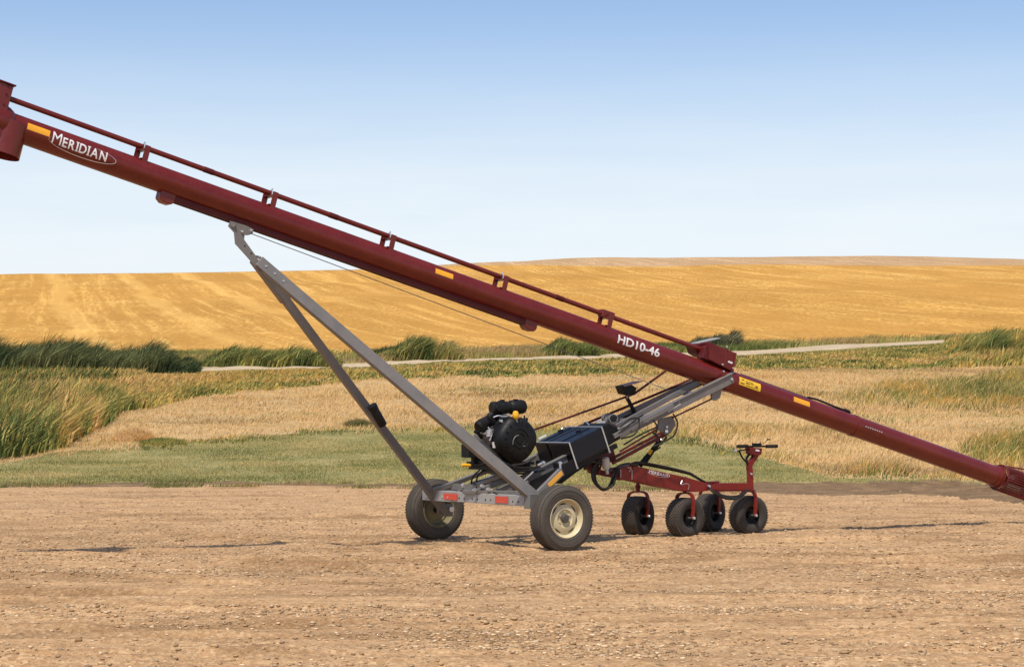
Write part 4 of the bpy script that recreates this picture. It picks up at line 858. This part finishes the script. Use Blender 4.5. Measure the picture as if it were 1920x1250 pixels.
m.prism([cN - e3 * (TH + 0.0) + AY * 0.07 + e1 * a - e3 * b for a, b in ((0.0, 0), (0.5, 0), (0.40, 0.06), (0.02, 0.10), (-0.2, 0.14), (-0.2, 0.09))], AY * 0.5)
m.bar(P(985, 919, -0.36), P(1082, 868, -0.32), 0.03, 0.12); m.bar(P(1008, 872, 0.0), P(1060, 880, -0.3), 0.10, 0.12, (1, 0, 0)); m.build_each('cradle_and_rail_shade', 'black', auger, 0.004)  # these black bars are added over the lower rail for its shade
m = MB(); c = cN + e1 * (TLn + 0.13) - e3 * 0.13 + AY * 0.30; m.prism([c + e1 * a + e3 * b - AY * 0.22 for a, b in ((-0.125, 0.12), (0.02, 0.12), (0.12, 0.02), (0.12, -0.10), (-0.125, -0.13))], AY * 0.44); ht = m.build('hydraulic_tank', 'black', auger, 0.015, seg=3)
m = MB(); m.lathe([(0.0, 0.012), (0.044, 0.012), (0.046, 0.03), (0.052, 0.03), (0.052, -0.05), (0, -0.05)], P(1149, 785, -0.12), (-0.3, -1, 0.1), 28); m.lathe([(0.048, 0.03), (0.052, 0.03), (0.052, -0.05), (0, -0.05), (0, 0.01), (0.042, 0.01)], P(1138, 783, -0.04), (-0.3, -1, 0.1), 28); fh = m.build_each('filter_head', 'alloy', ht)[0]; m = MB(); m.lathe([(0, 0.035), (0.034, 0.035), (0.034, 0.0)], P(1149, 785, -0.12), (-0.3, -1, 0.1), 28); m.build('filter_face', 'black', fh)
m = MB(); m.tube(curve([P(1105, 797, 0), P(1098, 790, 0.1), P(1092, 797, 0.2)], 6), 0.006, 8); m.tube(curve([P(1068, 806, 0.3), P(1056, 800, 0.32), P(1052, 810, 0.3)], 6), 0.006, 8); m.tube(curve([P(1110, 797, 0.1), P(1122, 788, 0.1), P(1133, 793, 0.0)], 6), 0.008, 8); m.box(P(1128, 793, -0.1), (0.03, 0, 0), (0, 0.03, 0), (0, 0, 0.025)); m.box(P(1072, 803, 0.3), (0.02, 0, 0), (0, 0.02, 0), (0, 0, 0.018)); m.build_each('hydraulic_line', 'steel', ht)
m = MB(); m.bar(P(1010, 823, 0.36), P(1024, 816, 0.36), 0.02, 0.018); m.build('white_tie', 'white', ht)

# drive line from engine to gearbox
m = MB(); m.tube([P(1000, 806, 0.25), P(1190, 738, 0.25)], 0.012, 10); m.tube([P(1188, 739, 0.25), P(1255, 690, 0.25)], 0.014, 10); m.build_each('control_rod', 'maroon_dark', auger)
m = MB(); m.tube([P(1000, 835, 0.40), P(1302, 709, 0.22)], 0.015, 12); m.build('drive_line', 'maroon_dark', auger)
m = MB(); m.bar(P(1174, 742, 0.2), P(1204, 800, 0.2), 0.04, 0.032); m.bar(P(1168, 783, 0.2), P(1192, 774, 0.2), 0.03, 0.02); post = m.build('control_post', 'black', auger, 0.003)
m = MB(); m.prism([P(1166, 723, 0.14), P(1184, 720, 0.14), P(1194, 727, 0.14), P(1192, 736, 0.14), P(1186, 741, 0.14), P(1172, 738, 0.14)], AY * 0.14); m.build('control_box', 'black', post, 0.006)
m = MB(); m.bar(P(1163, 724, 0.2), P(1196, 715, 0.2), 0.17, 0.010); m.tube([P(1176, 741, 0.16), P(1176, 747, 0.16)], 0.012, 8); m.build_each('box_lid', 'lid', post)
# hoses along the rails
for h in ([(1160, 812, -0.32), (1175, 800, -0.34), (1190, 788, -0.33), (1205, 778, -0.3)], [(1165, 822, -0.32), (1188, 815, -0.34), (1198, 800, -0.33), (1198, 785, -0.3)], [(1163, 800, -0.3), (1180, 786, -0.3), (1195, 783, -0.28)], [(1225, 787, -0.3), (1232, 800, -0.32), (1228, 818, -0.3)], [(1262, 775, -0.22), (1270, 792, -0.24), (1264, 815, -0.24), (1240, 830, -0.2), (1222, 838, -0.15)], [(1170, 833, -0.3), (1200, 815, -0.3), (1232, 800, -0.28)]):
    MB().tube(curve([P(*p) for p in h], 8), 0.010, 10).build('hydraulic_hose', 'rubber', auger)
m = MB(); m.tube([P(1252, 772, -0.24), P(1276, 757, -0.24)], 0.006, 6)
for k in range(22): p = P(1274.5 + 1.3 * math.sin(k * 0.9), 752 + k * 4.4, -0.23); m.tube([p, p + Vector((0.003 if k % 2 else -0.003, 0.004, -0.018))], 0.0025, 5)
m.build('safety_chain', 'bolt', auger)

# gearbox and belt guard at the joint
tg = P(1352, 668, 0).x; m = MB()
g0 = P(1330, 641, -0.12); g1 = P(1379, 661, -0.12); g2 = P(1373, 696, -0.12); g3 = P(1330, 674, -0.12)
m.prism([g0, g1, g2, g3], AY * 0.24); gb = m.build('gearbox_guard', 'red_dark', auger, 0.008)
m = MB(); m.box((g1 + g2) / 2 + AX * 0.006 + AY * -0.003, AX * 0.010, AY * 0.004, (g1 - g2) * 0.5); m.prism([P(1361, 652, -0.124), P(1363, 652, -0.124), P(1358, 688, -0.124), P(1356, 688, -0.124)], AY * 0.004); m.build('guard_trim', 'maroon', gb)
m = MB(); m.prism([P(1366, 676, -0.123), P(1374, 679, -0.123), P(1373, 682, -0.123), P(1365, 679, -0.123)], AY * 0.002); m.build('guard_label', 'white', gb)
m = MB(); m.bar(P(1300, 644, 0.1), P(1343, 634, 0.1), 0.15, 0.010); m.build('guard_cover', 'galv', gb)
m = MB(); m.prism([P(1301, 647, 0.0), P(1330, 640, 0.0), P(1332, 672, 0.0), P(1316, 668, 0.0), P(1306, 662, 0.0)], AY * 0.16); m.prism([P(1322, 650, -0.10), P(1331, 646, -0.10), P(1331, 676, -0.10), P(1318, 671, -0.10)], AY * 0.1); m.build('gearbox', 'maroon_dark', gb, 0.006)
m = MB()
for (x, y) in ((1354, 683), (1374, 690), (1362, 650), (1356, 696)): m.lathe([(0, 0.014), (0.011, 0.014), (0.012, 0)], P(x, y, -0.125), -AY, 8)
m.build_each('guard_bolt', 'bolt', gb)
# hose carrier on the lower tube
t0, t1 = T(1385, 700, 0), T(1590, 770, 0)
m = MB(); m.tube([A(t0, R + 0.004, 0.0), A(T(1512, 740, 0), R + 0.004, 0.0)], 0.008, 8); m.tube(curve([A(T(1510, 740, 0), R + 0.012), A(T(1528, 745, 0), R + 0.026), A(T(1560, 760, 0), R + 0.018), A(t1, R + 0.016)], 6), 0.014, 10)
m.lathe([(0, -0.04), (0.022, -0.035), (0.022, 0.035), (0, 0.04)], A(T(1583, 768, 0), R + 0.02), AX, 12); m.build('hose_line', 'rubber', auger)
# wire rope under the tube
m = MB(); m.tube([P(471, 438, 0), P(1250, 730, 0)], 0.0045, 6); m.build('wire_rope', 'grey', auger)

# intake: cage and flighting
m = MB(); tE = TR + 1.25
for t_ in np.linspace(TR + 0.02, tE, 5):
    pts = [A(t_) + (AY * math.cos(a) + AN * math.sin(a)) * 0.165 for a in np.linspace(0, 2 * math.pi, 33)]; m.tube(pts, 0.007, 6, cap=False)
for k in range(34):
    a = 2 * math.pi * k / 34; dv = (AY * math.cos(a) + AN * math.sin(a)) * 0.165; m.tube([A(TR) + dv, A(tE) + dv], 0.0065, 6)
m.tube([A(tE) - AY * 0.165, A(tE) + AY * 0.165], 0.008, 6); m.build('intake_cage', 'maroon', auger)
m = MB(); vs = []; fs = []
for i in range(97):
    q = i / 96; a = q * 4 * 2 * math.pi; c = A(TR - 0.1 + (1.3) * q); dv = AY * math.cos(a) + AN * math.sin(a); vs += [c + dv * 0.025, c + dv * 0.112, c + dv * 0.112 + AX * 0.006, c + dv * 0.025 + AX * 0.006]
for i in range(96): b = 4 * i; fs += [(b, b + 1, b + 5, b + 4), (b + 3, b + 7, b + 6, b + 2), (b + 1, b + 2, b + 6, b + 5), (b, b + 4, b + 7, b + 3)]
m.add(vs, fs); m.tube([A(TR - 0.1), A(tE + 0.05)], 0.028, 14); m.build('flighting', 'maroon_dark', auger)
m = MB(); c0 = P(1888, 874, 0.30); m.bar(c0, c0 + Vector((0.9, 0, -0.12)), 0.01, 0.02)
for k in range(14): m.bar(c0 + Vector((k * 0.065, 0, -k * 0.0087)), c0 + Vector((k * 0.065 + 0.02, -0.10, -0.16 - k * 0.0087)), 0.006, 0.006)
m.bar(c0 + Vector((0.02, -0.10, -0.16)), c0 + Vector((0.9, -0.10, -0.28)), 0.01, 0.014); m.build('intake_guard_rail', 'maroon', auger)

# ================================================================== the mover
mv = empty('auger_mover', (MID.x, MID.y, 0), RZ)
tag(mv, 'small red four wheeled mover with handlebars, hitched under the auger tube', 'auger mover')
BY = lambda t: 0.02 + 0.10 * (t - 2.25)      # the mover stands at a slight angle to the tube
MU = Vector((1, 0.10, 0)).normalized(); MW = Vector((-0.10, 1, 0)).normalized()
def Q(px, py, off=0.0):
    """point on the mover's own lengthwise plane, off metres beyond its near face"""
    w = off
    for _ in range(4): w = BY(P(px, py, w).x) + off
    return P(px, py, w)
NEAR = -0.075
m = MB()
m.prism([Q(1187, 872, NEAR), Q(1290, 895, NEAR), Q(1328, 906, NEAR), Q(1328, 920, NEAR), Q(1298, 922, NEAR), Q(1272, 919, NEAR), Q(1187, 901, NEAR)], MW * 0.15)
body = m.build('mover_body', 'red', mv, 0.006)
m = MB(); m.prism([Q(1162, 876, NEAR + 0.01), Q(1187, 871, NEAR + 0.01), Q(1187, 900, NEAR + 0.01), Q(1162, 900, NEAR + 0.01)], MW * 0.12); m.build('body_end', 'red', body, 0.006)
m = MB()
for (xa, ya, xb, yb) in ((1185, 880, 1185, 899), (1164, 880, 1164, 895)): m.bar(Q(xa, ya, NEAR - 0.004), Q(xb, yb, NEAR - 0.004), 0.004, 0.005)
m.tube(curve([Q(1176, 876, NEAR - 0.01), Q(1183, 877, NEAR - 0.02), Q(1180, 884, NEAR - 0.01)], 5), 0.0035, 8)
m.tube(curve([Q(1279, 900, NEAR - 0.01), Q(1277, 908, NEAR - 0.02), Q(1286, 906, NEAR - 0.03), Q(1292, 909, NEAR - 0.02), Q(1290, 917, NEAR - 0.01)], 6), 0.0035, 8)
m.build_each('body_hook', 'bolt', body)
p0 = Q(1217, 884.5, NEAR - 0.003); p1 = Q(1252, 892, NEAR - 0.003); dd = (p1 - p0).normalized(); up = Vector((-dd.z * MU.x, -dd.z * MU.y, math.hypot(dd.x, dd.y))).normalized()
m = MB(); lay_text(m, 'MERIDIAN', (p1 - p0).length, 0.042, 0.034, lambda a, b, e=0: p0 + dd * a + up * (b - 0.012) - MW * e)
vs = []
for k in range(25):
    an = math.radians(190 + k * 9); c = p0.lerp(p1, 0.52) + up * 0.004; L2 = (p1 - p0).length * 0.56
    for rr in (1.0, 1.06): vs.append(c + dd * L2 * rr * math.cos(an) + up * 0.032 * rr * math.sin(an))
m.add(vs, [(2 * i, 2 * i + 1, 2 * i + 3, 2 * i + 2) for i in range(24)]); m.build('brand_lettering', 'white', body)
m = MB(); r0, r1 = Q(1322, 912, 0), Q(1406, 912, 0); r1.y = r0.y - 0.02; r1 = P(1406, 911.5, r1.y); m.bar(r0, r1, 0.08, 0.085, (0, 1, 0)); rb = m.build('rear_beam', 'red', mv, 0.006)
m = MB(); m.bar(Q(1322, 904, -0.02), Q(1345, 903, -0.02), 0.07, 0.02); m.bar(P(1340, 920, r1.y), P(1412, 918.5, r1.y), 0.10, 0.012); m.build('beam_plate', 'red_dark', rb, 0.002)
# turf wheels
TW = 0.228; WW = 0.105
def turf_wheel(loc, yaw, post_z, first=None):
    if first is None:
        c = empty('turf_wheel')
        prof = [(0.10, -0.075), (0.115, -0.090), (0.150, -0.105), (0.185, -0.108), (0.210, -0.098), (0.222, -0.080), (0.226, -0.04), (0.227, 0)]
        prof = prof + [(r, -y) for r, y in reversed(prof[:-1])]
        ty = MB().lathe(prof, (0, 0, 0), (0, 1, 0), 56).build('tyre', 'turf', c, smooth=50)
        m = MB()
        for row in range(-4, 5):
            y = row * 0.021; nl = 44
            for k in range(nl):
                a = 2 * math.pi * (k + 0.5 * (row % 2)) / nl; rr = 0.2275 - 0.0000 * abs(row) - max(0, abs(y) - 0.04) * 0.12
                rad = Vector((math.sin(a), 0, math.cos(a))); tg_ = Vector((math.cos(a), 0, -math.sin(a)))
                m.box(rad * rr + AY * y, rad * 0.006, AY * 0.0075, tg_ * 0.010)
        m.build('tread_lugs', 'turfdust', ty)
        MB().lathe([(0.105, -0.078), (0.100, -0.085), (0.092, -0.07), (0.085, -0.03), (0.04, -0.02), (0.035, -0.045), (0.0, -0.045)], (0, 0, 0), (0, 1, 0), 36).build('rim', 'black', c)
        MB().lathe([(0.105, 0.078), (0.085, 0.03), (0.03, 0.02), (0.0, 0.045)], (0, 0, 0), (0, 1, 0), 36).build('rim', 'black', c)
        # one-sided fork on the near face, arching over the tyre
        m = MB(); arc = [(0.0, -0.0, 0.285), (0.0, -0.06, 0.285), (0.0, -0.115, 0.262), (0.0, -0.138, 0.20), (0.0, -0.138, 0.10), (0.0, -0.13, 0.0)]
        cp = curve(arc, 6); 
        for i in range(len(cp) - 1): 
            m.bar(cp[i] - (cp[i + 1] - cp[i]) * 0.12, cp[i + 1] + (cp[i + 1] - cp[i]) * 0.12, 0.050 - 0.0002 * i, 0.018 + 0.0001 * i, (1, 0, 0))
        cp = curve([(0.0, 0.0, 0.285), (0.0, 0.06, 0.28), (0.0, 0.115, 0.255), (0.0, 0.132, 0.20), (0, 0.13, 0.0)], 6)
        for i in range(len(cp) - 1): m.bar(cp[i] - (cp[i + 1] - cp[i]) * 0.12, cp[i + 1] + (cp[i + 1] - cp[i]) * 0.12, 0.050 - 0.0002 * i, 0.018 + 0.0001 * i, (1, 0, 0))
        m.tube([(0, 0, 0.275), (0, 0, 0.33)], 0.026, 14)
        m.build('fork', 'red', c, smooth=50)
        m = MB(); m.lathe([(0, 0.030), (0.014, 0.028), (0.018, 0.018), (0.018, 0)], (0, -0.138, 0), (0, -1, 0), 16); m.tube([(0, -0.138, 0), (0, 0.135, 0)], 0.010, 8); m.build('axle_bolt', 'steel', c)
    else: c = copy_tree(first)
    c.parent = mv; c.location = (loc[0], loc[1], TW); c.rotation_euler = (0, 0, yaw); return c
cs = []
for (px, py, yaw) in ((1196, 1007, 22), (1284, 1011, 6), (1330, 1000, 20), (1403, 1005, -2)):
    Yd = 5600 / (py - 4 - 780); Xd = (px - 960) / F * Yd; d = Vector((Xd, Yd, 0)) - MID; cs.append((d.dot(U), d.dot(W), math.radians(yaw)))
w0 = turf_wheel(cs[0][:2], cs[0][2], 0)
allw = [w0] + [turf_wheel(c[:2], c[2], 0, w0) for c in cs[1:]]
# king posts
for i, c in enumerate(cs):
    ztop = (0.70, 0.70, 0.60, 0.56)[i]; m = MB(); m.tube([(c[0], c[1], TW + 0.30), (c[0], c[1], ztop)], 0.022, 14); m.tube([(c[0], c[1], TW + 0.33), (c[0], c[1], TW + 0.36)], 0.034, 14); m.build('king_post', 'red_dark', mv)
m = MB(); m.bar((cs[0][0], cs[0][1] + 0.03, 0.665), (cs[1][0], cs[1][1] - 0.03, 0.665), 0.06, 0.05, (0, 0, 1)); m.build('cross_beam', 'red', mv, 0.004)
m = MB(); m.bar((cs[2][0], cs[2][1] + 0.03, 0.575), (cs[3][0], cs[3][1] - 0.02, 0.545), 0.06, 0.05, (0, 0, 1)); m.build('cross_beam', 'red', mv, 0.004)
# steering column and handlebar
hw = r1.y; m = MB(); cp = curve([P(1407, 918, hw), P(1406, 885, hw), P(1405, 872, hw), P(1413, 859, hw), P(1420, 846, hw)], 6)
for i in range(len(cp) - 1): m.bar(cp[i] - (cp[i + 1] - cp[i]) * 0.1, cp[i + 1] + (cp[i + 1] - cp[i]) * 0.1, 0.055 - 0.0002 * i, 0.055 + 0.0001 * i)
col = m.build('steering_column', 'red', mv, smooth=50)
m = MB(); m.prism([P(1406, 838, hw - 0.05), P(1430, 840, hw - 0.05), P(1428, 852, hw - 0.05), P(1418, 855, hw - 0.05), P(1408, 850, hw - 0.05)], AY * 0.10); hd_ = m.build('control_head', 'red_dark', mv, 0.008)
m = MB(); m.tube([P(1388, 837, hw - 0.02), P(1450, 836, hw - 0.02)], 0.011, 10); bar_ = m.build('handlebar', 'black', mv)
for (a, b) in ((1383, 1402), (1437, 1457)):
    m = MB(); m.tube([P(a, 836.5, hw - 0.02), P(b, 836, hw - 0.02)], [0.021, 0.021], 14); m.build('grip', 'rubber', bar_)
m = MB(); m.box(P(1419, 834, hw), (0.05, 0, 0), (0, 0.03, 0), (0, 0, 0.022)); m.tube([P(1412, 833, hw), P(1410, 829, hw)], 0.006, 6); m.tube([P(1424, 832, hw), P(1426, 828, hw)], 0.006, 6); m.box(P(1441, 823.5, hw), (0.022, 0, 0), (0, 0.01, 0), (0, 0, 0.007)); m.tube([P(1430, 832, hw), P(1440, 824, hw)], 0.004, 6); m.build_each('control_lever', 'black', hd_, 0.002)
m = MB(); m.prism([P(1417, 842, hw - 0.054), P(1424, 843, hw - 0.054), P(1424, 846, hw - 0.054), P(1417, 845, hw - 0.054)], AY * 0.003); m.build('head_label', 'white', hd_)
m = MB(); m.tube([P(1381, 846, hw - 0.03), P(1388, 844, hw - 0.03), P(1405, 842, hw - 0.01)], 0.008, 8); m.tube(curve([P(1386, 845, hw), P(1391, 856, hw), P(1399, 866, hw), P(1405, 876, hw)], 6), 0.011, 8); m.tube(curve([P(1408, 848, hw + .02), P(1400, 858, hw + .02), P(1401, 868, hw)], 6), 0.014, 8); m.build('brake_lever', 'black', hd_)
m = MB(); m.lathe([(0, -0.022), (0.015, -0.015), (0.020, 0), (0.015, 0.015), (0, 0.022)], P(1379, 845, hw - 0.03), -AY, 14); m.build('lever_knob', 'steel', hd_)
m = MB(); m.lathe([(0, 0.016), (0.012, 0.016), (0.014, 0)], P(1408, 888, hw - 0.03), -AY, 10); m.lathe([(0, 0.02), (0.014, 0.02), (0.02, 0)], P(1329, 911, hw - 0.06), -AY, 10); m.build_each('column_bolt', 'steel', col)
# hitch arm, lift linkage
m = MB(); m.bar(P(1096, 872, 0.0), P(1112, 884, 0.0), 0.06, 0.05); m.bar(P(1108, 882, 0.0), P(1166, 894, 0.0), 0.07, 0.06); m.bar(P(1145, 880, 0.0), P(1164, 884, 0.0), 0.08, 0.05); m.build('hitch_arm', 'red_dark', mv, 0.005)
m = MB(); m.bar(P(1148, 868, -0.12), P(1252, 812, -0.12), 0.03, 0.036); la = m.build('lift_arm', 'red_dark', mv, 0.004)
m = MB(); m.bar(P(1150, 858, 0.06), P(1250, 806, 0.06), 0.03, 0.030); m.build('lift_arm', 'red_dark', mv, 0.004)
m = MB(); m.bar(P(1162, 846, -0.05), P(1230, 805, -0.05), 0.02, 0.018); m.build('lift_arm', 'maroon_dark', mv, 0.003)
m = MB(); m.prism([P(1236, 786, -0.16), P(1262, 779, -0.16), P(1268, 796, -0.16), P(1258, 812, -0.16), P(1248, 815, -0.16), P(1234, 804, -0.16)], AY * 0.03); m.prism([P(1236, 786, 0.08), P(1262, 779, 0.08), P(1268, 796, 0.08), P(1258, 812, 0.08), P(1234, 804, 0.08)], AY * 0.03); hp = m.build_each('hanger_plate', 'grey', mv, 0.005)[0]
m = MB(); m.tube([P(1250, 808, -0.2), P(1250, 808, 0.12)], 0.018, 12); m.box(P(1250, 800, -0.17), (0.014, 0, 0), (0, 0.01, 0), (0, 0, 0.014)); m.build_each('hanger_pin', 'bolt', hp)
m = MB(); m.tube([P(1200, 872, 0.0), P(1238, 826, 0.0)], 0.030, 20); cyl = m.build('lift_cylinder', 'black', mv)
m = MB(); m.tube([P(1238, 826, 0.0), P(1252, 808, 0.0)], 0.014, 12); m.build('piston_rod', 'steel', cyl)
m = MB(); m.tube([P(1216, 852.6, 0.0), P(1222, 845.4, 0.0)], 0.0305, 20); m.build('cylinder_label', 'yellowplastic', cyl)
m = MB(); m.tube([P(1209, 872, -0.04), P(1226, 846, -0.04), P(1238, 838, -0.04)], 0.010, 8); m.tube([P(1224, 810, -0.05), P(1236, 822, -0.05), P(1240, 832, -0.05)], 0.010, 8); m.tube([P(1250, 818, -0.05), P(1240, 832, -0.05)], 0.010, 8); m.build_each('cylinder_hose', 'rubber', cyl)
m = MB(); m.lathe([(0, 0), (0.035, 0), (0.045, 0.015), (0.045, 0.12), (0.03, 0.135), (0, 0.135)], P(1137, 879, -0.12), (-0.15, 0, 1), 20); m.tube([P(1137, 878, -0.12), P(1139, 888, -0.12)], 0.02, 10); wc = m.build('white_canister', 'whiteplastic', mv)
m = MB(); m.prism([P(1096, 850, -0.02), P(1150, 838, -0.02), P(1156, 862, -0.02), P(1140, 868, -0.02), P(1124, 872, -0.02), P(1112, 884, -0.02), P(1100, 874, -0.02)], AY * 0.03); m.bar(P(1118, 862, -0.05), P(1120, 890, -0.05), 0.05, 0.035); m.bar(P(1122, 890, -0.1), P(1128, 866, -0.1), 0.02, 0.02); m.bar(P(1095, 865, 0.1), P(1108, 884, 0.1), 0.05, 0.05); m.build_each('swivel_bracket', 'red_dark', mv, 0.004)
# hose bundles
m = MB()
for k, (dx, dy, w) in enumerate(((0, 0, -0.16), (3, 2, -0.13), (-2, -1, -0.19))):
    m.tube(curve([P(1124 + dx, 862 + dy, w), P(1113 + dx, 880 + dy, w), P(1115 + dx, 902 + dy, w), P(1130 + dx * .5, 918 - k, w), P(1146 - dx, 910, w), P(1153 - dx, 892, w), P(1160 - dx, 876, w), P(1176, 869, w + 0.04), P(1196, 872, w + 0.08)], 9), 0.014, 10)
m.build_each('hose_loop', 'rubber', mv)
m = MB()
for k in range(5):
    m.tube(curve([Q(1182, 870 + k % 2 * 2, -0.05 + k * 0.025), Q(1200, 867 + k % 2 * 2, -0.05 + k * 0.025), Q(1245, 875 + k % 2 * 2, -0.05 + k * 0.025), Q(1290, 886 + k % 2, -0.05 + k * 0.025), Q(1303, 893, -0.04 + k * 0.02), Q(1322, 904, -0.03 + k * 0.015)], 8), 0.016, 10)
m.build_each('hose_bundle', 'rubber', mv)
m = MB()
for k in range(3): m.tube(curve([P(1328, 912, hw - 0.06), P(1340, 922 + k, hw - 0.08 - k * 0.02), P(1362, 930 + k * 2, hw - 0.08 - k * 0.02), P(1385, 929 + k * 2, hw - 0.08 - k * 0.02), P(1403, 918, hw - 0.06)], 8), 0.014, 10)
m.build_each('sagging_hose', 'rubber', mv)
